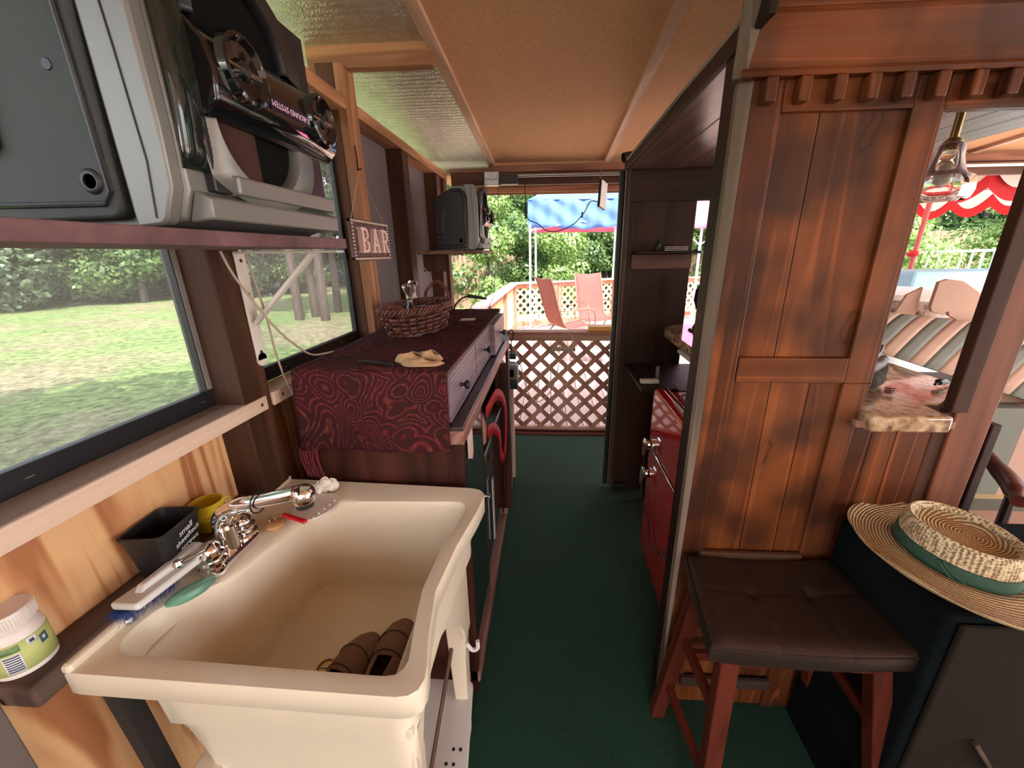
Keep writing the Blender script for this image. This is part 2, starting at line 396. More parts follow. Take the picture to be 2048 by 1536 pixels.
M['jar'] = pbr('white_jar_plastic', (.74, .66, .60), .35, var=.04)
M['lime'] = pbr('lime_label', (.50, .55, .19), .5, var=.06)
M['ink'] = pbr('navy_ink', (.04, .05, .12), .5)
M['dgreen'] = pbr('label_green', (.16, .26, .10), .5, var=.3, vs=120)
M['chalk'] = pbr('chalk_marker', (.62, .62, .60), .8)
M['concrete'] = pbr('pale_paving', (.62, .55, .50), .85, var=.12, vs=2, bump=.3)
M['canopy_blue'] = pbr('blue_canopy_cloth', (.055, .115, .32), .8, var=.15, vs=3)
M['canopy_red'] = pbr('red_canopy_cloth', (.72, .12, .22), .8, var=.1)
M['umb_red'] = pbr('red_umbrella_cloth', (.58, .015, .022), .7, var=.08)
M['umb_white'] = pbr('white_umbrella_cloth', (.85, .80, .80), .7, var=.05)
M['pole'] = pbr('white_pole', (.62, .64, .70), .4, .2)
M['lattice_y'] = wood('lattice_pine', (.55, .34, .14), (.82, .60, .30), 'z', .6)
M['gatewood'] = lambda a='z': wood('gate_redwood', (.24, .11, .07), (.46, .25, .17), a, .6, rings=8)
M['sling'] = pbr('terracotta_sling', (.17, .045, .035), .85, var=.1)
M['bark'] = wood('bark', (.03, .022, .018), (.09, .07, .055), 'z', .9, rings=20)
M['fence'] = wood('fence_wood', (.12, .075, .045), (.27, .18, .11), 'z', .8, rings=8)
M['log'] = granite('log_pattern', [(.03, .02, .02), (.20, .13, .10), (.45, .34, .28)], 22)
M['pool'] = pbr('pale_blue_cover', (.25, .48, .62), .4)
M['doorglass'] = pbr('smoked_glass', (.01, .016, .013), .06, var=.1, coat=.5, coatr=.02)
M['bottlepl'] = pbr('foam_dish', (.72, .60, .52), .5)
# ============================================================ ground and setting
struct(BX('lawn_ground', (-60, -14, -.45, -1.15, 40, -.30), M['lawn'], bevel=0))
struct(BX('yard_ground', (-1.15, 10.2, -.5, 40, 40, -.25), M['lawn'], bevel=0))
struct(BX('patio_ground', (1.25, -14, -.2, 40, 3.9, -.02), M['concrete'], bevel=0))
struct(BX('yard_paving', (7.5, 3.9, -.2, 40, 10.2, -.06), M['concrete'], bevel=0))
struct(BX('side_path', (-1.15, -14, -.45, -.86, 10.2, -.31), M['concrete'], bevel=0))
f = struct(BX('floor', (-.86, -1.6, -.08, 1.25, 3.13, 0), M['carpet'], bevel=0))
BX('threshold', (-.80, 3.13, -.02, .62, 3.17, .018), mahog('x'), f)
# deck seen through the gate and beyond
dk = struct(BX('deck', (-.86, 3.17, -.25, 7.5, 10.2, -.045), M['bark'], bevel=0))
pr0 = None
for i in range(57):
    x = -.855 + i*.1465
    if pr0 is None: pr0 = BX('deck_board', (x, 3.18, -.042, x+.139, 10.15, -.004), deckwood('y'), dk, bevel=0)
    else: share(pr0, dk, wl(dk)+Vector((i*.1465, 0, 0)))
# ---- roof / ceiling (slopes down away from the camera)
cz = lambda y: 2.112 + .0665*(3.19-y)
def slope(x0, x1, y0, y1, t0, t1, name, mat, parent=None, nx=1):
    b = MB(); b.prism([(y0, cz(y0)+t0), (y1, cz(y1)+t0), (y1, cz(y1)+t1), (y0, cz(y0)+t1)], 'x', x0, x1)
    return b.build(name, mat, parent)
ce = struct(slope(-.42, 4.6, -2.3, 3.86, .008, .02, 'ceiling', M['burlap']))
slope(-1.55, 4.6, -2.35, 3.9, .024, .07, 'roof_deck', M['fence'], ce)
slope(-1.5, -.42, -2.3, 3.82, .010, .022, 'foil_lining', M['foil'], ce)
for x in (-.443, .375, 1.2, 2.0, 2.8, 3.6):
    slope(x, x+.042, -2.3, 3.19, -.012, .008, 'ceiling_batten', wood('batten', (.42, .24, .15), (.66, .43, .30), 'y', .6), ce)
slope(-1.5, -.45, 3.14, 3.185, -.03, .01, 'foil_edge_lumber', wood('foil_edge', (.48, .46, .33), (.72, .70, .55), 'x', .6), ce)
# ---- header beams over the gate
h = struct(BX('beam_header', (-.735, 3.19, 2.058, 4.5, 3.225, 2.100), wood('hdr_a', (.16, .06, .035), (.34, .15, .09), 'x', .5)))
BX('header_board', (-.735, 3.215, 1.975, 4.5, 3.25, 2.058), wood('hdr_b', (.05, .02, .012), (.15, .06, .035), 'x', .5), h)
BX('outer_beam', (-.86, 3.80, 2.005, 4.5, 3.84, 2.052), wood('hdr_c', (.17, .07, .045), (.36, .17, .11), 'x', .5), h)
BX('outer_fascia', (-.86, 3.84, 1.99, 4.5, 3.86, 2.09), cedar('x'), h)
BX('soffit_strip', (-.86, 3.3, 2.055, 4.5, 3.79, 2.064), wood('hdr_d', (.60, .33, .16), (.78, .47, .26), 'x', .6), h)
MB().tube([(-.46, 3.172, 2.03), (4.4, 3.172, 2.03)], .0135, 12).build('shade_roller', M['steel'], h, smooth=True)
# ---- left wall: posts, plates, sills, window panels
w = struct(BX('wall_left', (-.86, .372, 0, -.84, 3.16, 1.10), M['plywood'], bevel=0))
BX('grey_return_panel', (-.875, -.9, 0, -.825, .372, .866), M['greywall'], w)
BX('plywood_above', (-.86, -.9, .866, -.84, .372, 1.10), M['plywood'], w, bevel=0)
def post(y0, y1, z1, m1=None, name='post'):
    return BX(name, (-.858, y0, 0, -.76, y1, z1), m1 or darkpost('z'), w, bevel=.004)
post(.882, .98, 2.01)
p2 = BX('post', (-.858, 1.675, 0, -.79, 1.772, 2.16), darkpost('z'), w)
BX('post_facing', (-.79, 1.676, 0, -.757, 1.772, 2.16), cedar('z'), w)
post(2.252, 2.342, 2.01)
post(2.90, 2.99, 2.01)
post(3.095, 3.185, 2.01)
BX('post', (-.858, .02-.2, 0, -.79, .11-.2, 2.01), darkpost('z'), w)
BX('top_plate', (-.862, -2.2, 2.012, -.757, 1.674, 2.055), cedar('y'), w)
BX('top_plate', (-.862, 1.773, 2.012, -.757, 3.185, 2.055), cedar('y'), w)
BX('rafter_block', (-.895, 1.700, 2.150, -.43, 1.745, 2.232), cedar('x'), w)
BX('rafter_post', (-.862, 1.70, 2.0, -.765, 1.79, 2.16), wood('oldpine', (.22, .15, .07), (.48, .36, .20), 'z', .7), w)
# horizontal ledge of 2x4
BX('ledge_board', (-.838, .376, .846, -.772, .973, .888), weathered('y'), w, bevel=.005)
# sills
BX('sill_board', (-.838, -.9, 1.108, -.756, .958, 1.1455), palepine('y'), w, bevel=.002)
BX('sill_top_weathered', (-.838, -.9, 1.1455, -.762, .955, 1.147), wood('silltop', (.15, .09, .07), (.34, .23, .18), 'y', .75), w, bevel=0)
BX('sill_board', (-.838, .982, 1.108, -.756, 1.674, 1.1455), palepine('y'), w, bevel=.002)
for y in (.935, 1.02):
    MB().lathe([(0, 0), (.0045, 0), (.0045, .0012), (0, .0014)], (-.756, y, 1.127), (1, 0, 0), 10).build('screw', M['brass'], w, smooth=True)
def window(name, y0, y1, mat, zt=2.01, z0=1.147):
    o = bpy.data.objects.new(name, None); C.objects.link(o); o.location = (-.84, (y0+y1)/2, z0); o['kind'] = 'structure'
    t = .042
    b = MB(); P = [(y0, z0), (y1, z0), (y1, zt), (y0, zt)]; Q = [(y0+.012, z0+t), (y1-.018, z0+t), (y1-.018, zt-.03), (y0+.012, zt-.03)]
    for i in range(4):
        j = (i+1) % 4
        b.prism([P[i], P[j], Q[j], Q[i]], 'x', -.852, -.832)
    b.build('frame', M['frame'], o, bevel=.002)
    MB().box(-.846, y0+.01, z0+.03, -.8445, y1-.015, zt-.02).build('screen_panel', mat, o)
    for k in range(6):
        y = y0+.06+(y1-y0-.1)*k/5
        BX('staple', (-.832, y, z0+.020, -.831, y+.012, z0+.0215), M['steel'], o, bevel=0)
    return o
window('window_1', -.9, .882, M['screen'])
window('window_2', .98, 1.675, M['screen2'])
for i, (a, b_) in enumerate(((1.772, 2.252), (2.342, 2.90), (2.99, 3.095))):
    struct(BX('window_%d' % (i+3), (-.855, a, 1.0, -.845, b_, 2.012), M['tarp'], bevel=0))
BX('fabric_edge_strip', (-.844, .868, 1.19, -.83, .884, 2.0), pbr('fuzzy_grey_strip', (.20, .17, .15), .95, bump=1, bs=200), w)
# ---- near end wall of the bar (stained pine panelling)
e = struct(bpy.data.objects.new('wall_right', None))
C.objects.link(e); e.location = (.78, 1.03, 0)
Z = stain('z'); X = stain('x')
def pan(name, pts, y0=1.0, y1=1.03, mat=Z, bv=.003): return MB().prism(pts, 'y', y0, y1).build(name, mat, e, bevel=bv)
pan('stile', [(.388, 0), (.462, 0), (.482, 1.84), (.416, 1.84)])
pan('stile', [(.744, 1.177), (.812, 1.177), (.806, 1.84), (.744, 1.84)])
pan('stile', [(.738, 0), (.790, 0), (.800, 1.082), (.812, 1.177), (.744, 1.177)])
pan('rail', [(.482, 1.775), (.744, 1.775), (.744, 1.84), (.482, 1.84)], mat=X)
pan('rail', [(.478, 1.177), (.744, 1.177), (.744, 1.243), (.479, 1.243)], mat=X)
for a, b_ in ((.479, .567), (.569, .744)): pan('plank', [(a, 1.243), (b_, 1.243), (b_, 1.777), (a, 1.777)], 1.012, 1.03, bv=.0015)
for a, b_ in ((.455, .571), (.573, .668), (.670, .745)): pan('plank', [(a, 0), (b_, 0), (b_, 1.178), (a, 1.178)], 1.010, 1.03, bv=.0015)
for a, b_ in ((.789, .850), (.852, .912), (.914, 1.0)): pan('plank', [(a, 0), (b_, 0), (b_, 1.077), (a, 1.077)], 1.006, 1.03, bv=.0015)
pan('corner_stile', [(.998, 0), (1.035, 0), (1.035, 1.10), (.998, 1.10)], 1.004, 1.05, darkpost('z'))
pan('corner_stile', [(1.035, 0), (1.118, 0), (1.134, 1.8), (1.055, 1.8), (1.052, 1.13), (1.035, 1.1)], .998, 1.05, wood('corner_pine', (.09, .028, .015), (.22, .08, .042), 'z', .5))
BX('end_board', (.45, .985, .60, .74, 1.0, .655), wood('end_brd', (.07, .035, .02), (.20, .11, .065), 'x', .6), e)
BX('end_board', (.45, .985, .10, .74, 1.0, .14), weathered('x'), e)
MB().prism([(.786, 1.082), (.79, 1.062), (1.03, 1.062), (1.03, 1.082)], 'y', .985, 1.01).build('sill_moulding', wood('mould', (.16, .08, .06), (.34, .19, .14), 'x', .4), e, bevel=.003)
BX('opening_post', (1.008, .985, 1.106, 1.05, 1.012, 1.86), darkpost('z'), e)
BX('head_rail', (.806, 1.0, 1.772, 1.60, 1.03, 1.842), X, e)
BX('upper_frieze_back', (.42, 1.001, 1.835, 1.60, 1.03, 2.10), X, e)
# corner trim (worn edge)
MB().loft([[(.386, 1.03, 0), (.386, 1.0, 0), (.391, .998, 0), (.391, 1.03, 0)], [(.391, 1.03, 1.90), (.391, 1.012, 1.90), (.417, .998, 1.90), (.417, 1.03, 1.90)]]).build('corner_trim', wood('edge_trim', (.10, .075, .055), (.26, .20, .15), 'z', .45), e)
# side cheek of the crown / wall thickness
BX('side_cheek', (.392, 1.03, 0, .41, 1.10, 1.90), barwood('z'), e)
# dentils, bead and crown
for x in (.444, .510, .577, .641, .706, .770, .838, .903, .970, 1.037, 1.104):
    BX('dentil', (x-.0115, .972, 1.786, x+.0115, 1.0, 1.831), stain('z'), e, bevel=.004)
pf = [(1.0, 1.832), (.978, 1.832), (.973, 1.839), (.978, 1.846), (.986, 1.849), (.985, 1.87), (.981, 1.895), (.974, 1.912), (.966, 1.928), (.958, 1.933), (.951, 1.931), (.945, 1.938), (.949, 1.946), (.94, 1.951), (.927, 1.965), (.915, 1.985), (.905, 1.99), (.90, 2.0), (.888, 2.003), (.882, 2.02), (.882, 2.045), (1.0, 2.045)]
L1 = [(.395+(y-1.0)*.55, y, z) for y, z in pf]; L2 = [(1.65, y, z) for y, z in pf]
MB().loft([L1, L2]).build('crown_moulding', X, e, smooth=True, ang=25)
# left return of the crown: dark worn bevel edge
MB().loft([[(.372, 1.0, 1.835), (.394, .985, 1.835), (.405, 1.03, 1.835), (.39, 1.05, 1.835)], [(.34, .90, 2.04), (.34, .885, 2.04), (.40, .89, 2.04), (.40, .95, 2.04)]]).build('crown_return', wood('edge_trim', (.1,.1,.1), (.2,.2,.2), 'z'), e)
# ---- soffit over the bar (planks) and its edge
so = struct(bpy.data.objects.new('ceiling_bar_soffit', None)); C.objects.link(so); so.location = (1.0, 1.7, 1.9)
for i in range(9):
    x = .40 + i*.142
    BX('plank', (x, 1.03, 1.905, x+.139, 2.345, 1.922), wood('soffit_wood', (.05, .024, .02), (.16, .085, .075), 'y', .33, coat=.4), so, bevel=.0015)
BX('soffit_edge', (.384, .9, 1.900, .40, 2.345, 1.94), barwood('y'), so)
BX('soffit_edge_strip', (.378, 1.0, 1.935, .386, 2.345, 1.945), wood('edge_trim', (.1,.1,.1), (.2,.2,.2), 'y'), so)
# ---- far end panel of the bar
ep = struct(bpy.data.objects.new('wall_bar_end', None)); C.objects.link(ep); ep.location = (.6, 2.35, 0)
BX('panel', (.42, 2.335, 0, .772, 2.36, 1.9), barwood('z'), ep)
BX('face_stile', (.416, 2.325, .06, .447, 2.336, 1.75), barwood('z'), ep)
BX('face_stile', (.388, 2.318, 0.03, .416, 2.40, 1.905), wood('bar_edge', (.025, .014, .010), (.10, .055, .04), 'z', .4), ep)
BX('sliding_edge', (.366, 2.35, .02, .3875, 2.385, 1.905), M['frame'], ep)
BX('sliding_edge_trim', (.3875, 2.312, .03, .391, 2.32, 1.9), wood('bar_edge_lit', (.16, .13, .09), (.36, .30, .22), 'z', .4), ep)  # paler copy of the bar edge wood, lit tone put into its colour
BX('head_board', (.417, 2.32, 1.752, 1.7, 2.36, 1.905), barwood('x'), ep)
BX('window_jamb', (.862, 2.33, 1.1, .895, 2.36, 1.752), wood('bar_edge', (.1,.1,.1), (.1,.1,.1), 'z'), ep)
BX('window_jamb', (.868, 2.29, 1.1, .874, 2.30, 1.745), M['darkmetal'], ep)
BX('head_strip', (.772, 2.315, 1.748, 1.7, 2.33, 1.754), M['steel'], ep)
BX('shelf', (.452, 2.22, 1.488, .785, 2.335, 1.502), barwood('x'), ep)
BX('shelf_cleat', (.447, 2.318, 1.408, .772, 2.336, 1.486), wood('cleat', (.045, .02, .016), (.13, .06, .045), 'x', .4, coat=.2), ep)
BX('foot', (.43, 2.30, 0, .50, 2.36, .05), M['frame'], ep)
# low bar front (behind the fridge) so the counter is carried
bf = struct(bpy.data.objects.new('wall_bar_front', None)); C.objects.link(bf); bf.location = (1.2, 1.6, 0)
BX('panel', (1.17, 1.03, 0, 1.195, 2.33, 1.055), barwood('y'), bf)
BX('under_shelf', (.62, 1.83, .845, 1.16, 2.33, .865), barwood('y'), bf)
BX('under_shelf', (.45, 1.86, .845, .62, 2.33, .865), barwood('y'), bf)
BX('under_shelf_leg', (.60, 2.2, .0, .62, 2.23, .845), M['frame'], bf)
# ---- granite counter
gc = [(.60, 1.05), (.60, 1.02), (.795, 1.02), (.795, .958), (1.235, .958), (1.235, 2.33), (.86, 2.33)]
pts = [(.60, 1.04), (.806, 1.04), (.806, .962), (1.0, .962), (1.0, 1.055), (1.09, 1.055), (1.25, 1.25), (1.25, 2.315), (.80, 2.315)] + [(.80+.185*math.cos(a)-.0, 2.13+.185*math.sin(a)) for a in [R(90+k*9) for k in range(11)]][1:]
pts = pts[:-1]+[(.615, 2.13)]
ct = MB().prism(pts, 'z', 1.06, 1.104).build('countertop', M['granite'], None, bevel=.008, seg=3, smooth=True)
tag(ct, 'polished brown granite bar top with a rounded corner by the dark end panel', 'countertop')
# ---- rear wall behind the photographer closes the shed
rw = struct(BX('wall_rear', (.75, -2.36, -.3, 4.6, -2.30, 2.48), M['plywood'], bevel=0))
BX('plywood_above', (-.90, -2.36, -.3, -.55, -2.30, 2.48), M['plywood'], rw, bevel=0)
BX('door_head', (-.55, -2.36, 2.05, .75, -2.30, 2.48), M['plywood'], rw, bevel=0)
BX('plywood_above', (-.86, -2.3, -.3, -.84, -.9, 2.2), M['plywood'], w, bevel=0)
# ============================================================ gate and rails
g = thing('lattice_gate', (.1, 3.2, 0), 'brown wooden lattice gate closing the far end of the green carpet', 'gate')
BX('cap_board', (-.42, 3.17, .872, .56, 3.29, .893), railwood('x'), g)
BX('top_rail', (-.42, 3.20, .815, .56, 3.24, .872), M['gatewood']('x'), g)
BX('bottom_rail', (-.42, 3.185, .028, .56, 3.24, .050), M['gatewood']('x'), g)
BX('kick_rail', (-.42, 3.195, .0, .56, 3.235, .026), mahog('x'), g)
BX('side_stile', (-.42, 3.195, .05, -.37, 3.235, .815), M['gatewood']('z'), g)
BX('side_stile', (.52, 3.195, .05, .56, 3.235, .815), M['gatewood']('z'), g)
gx0, gx1, gz0, gz1 = -.37, .52, .05, .815
def lat(parent, x0, x1, z0, z1, y, step, wd, mat, t=.006, name='lattice_slat', joined=False, fx=None):
    B = MB() if joined else None
    for sgn, yy in ((1, y), (-1, y+t)):
        k = x0 - (z1-z0) if sgn > 0 else x0
        while k < (x1 if sgn > 0 else x1+(z1-z0)):
            # line x = k + sgn*(z-z0)
            h = wd/2*1.4142
            poly = [(k-h, z0), (k+h, z0), (k+h+sgn*(z1-z0), z1), (k-h+sgn*(z1-z0), z1)]
            # clip to x range
            def clip(P, xc, keep):
                out = []
                for i in range(len(P)):
                    a, b = P[i], P[(i+1) % len(P)]; ia, ib = keep(a[0]), keep(b[0])
                    if ia: out.append(a)
                    if ia != ib: t_ = (xc-a[0])/(b[0]-a[0]); out.append((xc, a[1]+t_*(b[1]-a[1])))
                return out
            poly = clip(poly, x0, lambda v: v >= x0-1e-9)
            if len(poly) > 2: poly = clip(poly, x1, lambda v: v <= x1+1e-9)
            k += step
            if len(poly) < 3: continue
            b = B or MB()
            n0 = len(b.v); b.prism(poly, 'y', yy, yy+t)
            if fx: b.v[n0:] = [tuple(fx(Vector(p))) for p in b.v[n0:]]
            if not joined: b.build(name, mat, parent)
    if joined: return tag(B.build('lattice_panel', mat, parent), kind='stuff')
lat(g, gx0, gx1, gz0, gz1, 3.212, .151, .038, M['gatewood']('z'))
MB().tube([(.121, 3.205, .055), (.118, 3.205, .3), (.122, 3.205, .6), (.12, 3.205, .86)], .0025, 6).build('centre_cord', M['cable'], g, smooth=True)
# ---- far deck rails: each run is a thing with posts, cap, rails and lattice
def rail_run(a, b, label, posts=2, latm=None):
    a = Vector(a); b = Vector(b); d = (b-a); L = d.length; ang = math.atan2(d.y, d.x)
    t = thing('deck_railing', a, label, 'railing', 'railings around the sunlit deck')
    Mx = Matrix.Translation(a) @ Matrix.Rotation(ang, 4, 'Z')
    def P(name, bx, mat): return MB().box(*bx).xf(Mx).build(name, mat, t, bevel=.004)
    for k in range(posts):
        x = k*L/(posts-1) if posts > 1 else 0
        P('post', (x-.045, -.045, 0, x+.045, .045, .91), railwood('z'))
    P('cap_board', (-.05, -.08, .91, L+.05, .08, .945), wood('cap', (.34, .24, .19), (.52, .40, .33), 'x', .6))
    P('upper_rail', (.045, -.02, .82, L-.045, .02, .91), railwood('x')); P('lower_rail', (.045, -.02, .06, L-.045, .02, .15), railwood('x'))
    lat(t, .05, L-.05, .15, .82, .0, .17, .045, latm or M['lattice_y'], t=.01, joined=True, fx=lambda p: Mx @ p)
    return t
rail_run((-.80, 3.5, 0), (-.72, 8.05, 0), 'long deck railing running away from the gate on the left', 4)
rail_run((-.72, 8.12, 0), (.12, 8.55, 0), 'short yellow lattice railing behind the white canopy pole')
rail_run((.2, 8.6, 0), (1.45, 9.35, 0), 'lattice railing angled behind the two patio chairs')
rail_run((1.5, 9.45, 0), (6.5, 10.0, 0), 'pale lattice railing right of the patio chairs', 3, wood('lat_white', (.72, .60, .42), (.88, .78, .62), 'z', .6))  # whiter lattice: sunlit tone put into the wood colour
# ---- blue canopy with white poles
cn = thing('canopy_tent', (-.38, 8, 0), 'blue fabric canopy tent on white metal poles over the deck', 'canopy')
def can_fn(u, v):
    x = -.42+u*1.95; z0 = 1.93+.02*math.sin(u*9)
    return (x, 7.9+.05*v+.02*math.sin(u*23+v*9)+.015*math.sin(u*51), z0+v*.50+.012*math.sin(u*31))
MB().grid(can_fn, 60, 8).build('valance', M['canopy_blue'], cn, smooth=True, solid=.004)
ap = (.6, 9.0, 3.05)
cor = [(-.42, 7.95, 2.42), (1.55, 7.95, 2.42), (1.55, 10.0, 2.42), (-.42, 10.0, 2.42)]
b = MB(); b.add(cor+[ap], [(0, 1, 4), (1, 2, 4), (2, 3, 4), (3, 0, 4)]); b.build('roof_cloth', M['canopy_blue'], cn, solid=.004)
MB().grid(lambda u, v: (-.42+u*1.95, 10.0-.03*math.sin(u*20), 1.95+v*.47), 20, 3).build('valance', M['canopy_red'], cn, smooth=True, solid=.004)
for x, y in ((-.38, 7.93), (1.5, 7.93), (-.29, 8.42), (1.5, 9.95)):
    q = MB(); q.box(x-.019, y-.019, 0, x+.019, y+.019, 2.0); q.build('pole', M['pole'], cn, bevel=.004)
    BX('foot_plate', (x-.05, y-.05, 0, x+.05, y+.05, .05), M['steel'], cn)
MB().tube([(-.38, 7.93, 1.9), (.55, 7.93, 2.05), (1.5, 7.93, 1.9)], .012, 6).build('truss', M['pole'], cn)
MB().tube([(-.38, 7.93, 1.92), (-.38, 9.95, 1.92)], .012, 6).build('truss', M['pole'], cn)
c2 = thing('canopy_tent', (3.0, 8.1, 0), 'red fabric canopy seen through the slot beside the dark end panel', 'canopy')
MB().grid(lambda u, v: (2.3+u*1.9, 7.6+.3*v+.02*math.sin(u*40), 1.88+v*.55), 40, 4).build('valance', M['canopy_red'], c2, smooth=True, solid=.004)
MB().add([(2.3, 7.9, 2.43), (4.2, 7.9, 2.43), (4.2, 9.6, 2.43), (2.3, 9.6, 2.43), (3.2, 8.7, 2.9)], [(0, 1, 4), (1, 2, 4), (2, 3, 4), (3, 0, 4)]).build('roof_cloth', M['canopy_red'], c2, solid=.004)
for x, y in ((2.78, 8.0), (4.1, 8.0), (2.4, 9.5), (4.1, 9.5)):
    BX('pole', (x-.02, y-.02, 0, x+.02, y+.02, 2.0), M['pole'], c2)
MB().tube([(2.78, 8.0, 1.6), (3.1, 8.0, 1.88)], .012, 6).build('brace', M['pole'], c2)
MB().tube([(2.78, 8.0, 1.6), (2.45, 8.0, 1.88)], .012, 6).build('brace', M['pole'], c2)
# ---- sling patio chairs on the deck
def sling_chair(loc, rz, label):
    t = thing('patio_chair', loc, label, 'chair')
    Mx = Matrix.Translation(loc) @ Matrix.Rotation(rz, 4, 'Z')
    # local: x = width, y = forward
    side = lambda x: bez([(x, .30, .40), (x, .0, .36), (x, -.22, .40), (x, -.33, .62), (x, -.44, 1.0), (x, -.50, 1.14)], 6)
    for x in (-.26, .26):
        MB().tube(side(x), .013, 8).xf(Mx).build('side_rail', pbr('bronze_tube', (.20, .11, .08), .45, .3), t, smooth=True)
        MB().tube(bez([(x*1.12, -.34, .66), (x*1.2, -.1, .66), (x*1.2, .18, .66), (x*1.2, .28, .55), (x*1.1, .30, .2), (x*1.1, .36, 0)], 6), .013, 8).xf(Mx).build('arm', pbr('bronze_tube', (.3, .2, .1)), t, smooth=True)
        MB().tube(bez([(x, -.12, .38), (x*1.05, -.28, .2), (x*1.05, -.36, 0)], 6), .013, 8).xf(Mx).build('leg', pbr('bronze_tube', (.3, .2, .1)), t, smooth=True)
    pr = side(0)
    b = MB(); n = len(pr)
    b.grid(lambda u, v: (-.25+.5*u, pr[min(n-1, int(v*(n-1)+.5))].y, pr[min(n-1, int(v*(n-1)+.5))].z-.02*math.sin(PI*u)), 6, n-1)
    b.xf(Mx).build('sling_seat', M['sling'], t, smooth=True, solid=.006)
    return t
sling_chair((.33, 6.5, 0), R(-62), 'terracotta sling patio chair with curved frame, left of the pair on the deck')
sling_chair((.86, 7.2, 0), R(200), 'terracotta sling patio chair facing the gate, right of the pair on the deck')
st = thing('side_table', (.55, 5.6, 0), 'low dark red table with a phone-sized box standing on the sunny deck', 'table')
BX('table_top', (.30, 5.35, .40, .95, 5.9, .43), M['sling'], st)
for x, y in ((.34, 5.4), (.91, 5.4), (.34, 5.85), (.91, 5.85)): BX('leg', (x-.015, y-.015, 0, x+.015, y+.015, .40), M['steel'], st)
ot = tag(MB().box(.315, 3.18, .895, .60, 3.30, .935).build('tray_box', M['orange'], None, bevel=.006), 'orange wooden box lying on the gate cap beside the dark end panel', 'box')
# ---- fence behind the deck
fn = thing('picket_fence', (0, 14, -.3), 'weathered board fence behind the deck railing and bushes', 'fence')
P0 = None
for i in range(64):
    x = -4.5+i*.15
    if P0 is None:
        P0 = MB().box(x, 14, -.3, x+.142, 14.025, 1.45).build('picket', M['fence'], fn)
    else: share(P0, fn, wl(fn)+Vector((i*.15, 0, .01*math.sin(i*2.3))))
BX('fence_rail', (-4.5, 14.03, 1.1, 5.1, 14.07, 1.2), M['fence'], fn); BX('fence_rail', (-4.5, 14.03, 0, 5.1, 14.07, .1), M['fence'], fn)
fn2 = thing('picket_fence', (13, 15, -.3), 'weathered board fence beyond the red umbrella on the right', 'fence')
Q0 = None
for i in range(60):
    if Q0 is None: Q0 = MB().box(8, 13.5, -.3, 8.19, 13.53, 2.0).build('picket', M['fence'], fn2)
    else: share(Q0, fn2, wl(fn2)+Vector((i*.2, 0, .01*math.sin(i*2.9))))
fn3 = thing('picket_fence', (-20, 26, -.3), 'distant weathered fence behind the tree trunks past the lawn', 'fence')
Q0 = None
for i in range(50):
    if Q0 is None: Q0 = MB().box(-25, 30, -.3, -24.72, 30.03, 1.6).build('picket', M['fence'], fn3)
    else: share(Q0, fn3, wl(fn3)+Vector((i*.3, 0, 0)))
# ---- foliage
def blob_leaves(seed, blobs, n, size, name, mat, parent):
    rnd = random.Random(seed); vs = []; fs = []
    tot = sum(b[3]*b[4] for b in blobs)
    for (x, y, z, rx, rz) in blobs:
        for _ in range(int(n*rx*rz/tot)):
            while True:
                d = Vector((rnd.gauss(0, 1), rnd.gauss(0, 1), rnd.gauss(0, 1)))
                if d.length > .1: break
            d.normalize(); r = rnd.uniform(.72, 1.06)
            r *= 1+.13*math.sin(d.x*7+seed)*math.cos(d.z*6+d.y*5)
            p = Vector((x+d.x*rx*r, y+d.y*rx*r, z+d.z*rz*r))
            a = (d*.6+Vector((rnd.gauss(0, .6), rnd.gauss(0, .6), rnd.gauss(0, .6)))).normalized().orthogonal()
            a.rotate(Matrix.Rotation(rnd.uniform(0, 6.28), 3, d)); a.normalize(); b = a.cross(d).normalized()
            s = size*rnd.uniform(.6, 1.3); k = len(vs)
            vs += [p-a*s*.5, p+b*s*.28, p+a*s*.5, p-b*s*.28]; fs.append((k, k+1, k+2, k+3))
    B = MB(); B.v = [tuple(v) for v in vs]; B.f = fs
    return B.build(name, mat, parent)
def tree(loc, seed, h, r, mat, label, group, n=9000, size=.17, trunk=.14, low=0.2, name='tree'):
    rnd = random.Random(seed); t = thing(name, loc, label, 'tree', group); L = Vector(loc)
    MB().tube([L, L+Vector((.1, 0, h*.3)), L+Vector((-.1, .1, h*.7))], [trunk, trunk*.8, trunk*.4], 8).build('trunk', M['bark'], t, smooth=True)
    bl = []
    for i in range(14):
        a = rnd.uniform(0, 6.28); q = rnd.uniform(0, .75)*r; z = h*(low+.08+rnd.uniform(0, .82-low)); rr = r*rnd.uniform(.32, .55)
        bl.append((L.x+math.cos(a)*q, L.y+math.sin(a)*q, L.z+z, rr, rr*rnd.uniform(.6, .9)))
    blob_leaves(seed, bl, n, size, 'foliage', mat, t); return t
def forest(protos, spots, labels):
    for i, (x, y, z, k, rz, sc) in enumerate(spots):
        c = copy_tree(protos[k]); c.location = (x, y, z); c.rotation_euler[2] = rz; c.scale = (sc, sc, sc)
rnd = random.Random(5)
GW = 'leafy trees at the wood edge beyond the lawn'; LW = 'dense leafy tree in the dark wood edge beyond the lawn'
pa = tree((-20, 13, -.3), 11, 8, 3.0, M['leaf_dark'], LW, GW, 17000, .24, low=0)
pb = tree((-25.5, 12, -.3), 12, 9, 3.4, M['leaf_dark'], LW, GW, 17000, .25, low=0)
pc = tree((-17, 16, -.3), 13, 6, 2.4, M['leaf_mid'], LW, GW, 13000, .20, low=0)
spots = []
for i in range(15):
    s = i/14; x = -34+s*27; y = 7+s*17
    spots.append((x-2.0+rnd.uniform(-.6, .6), y+2.5+rnd.uniform(-.5, .8), -.3, i % 2, rnd.uniform(0, 6), rnd.uniform(.9, 1.25)))
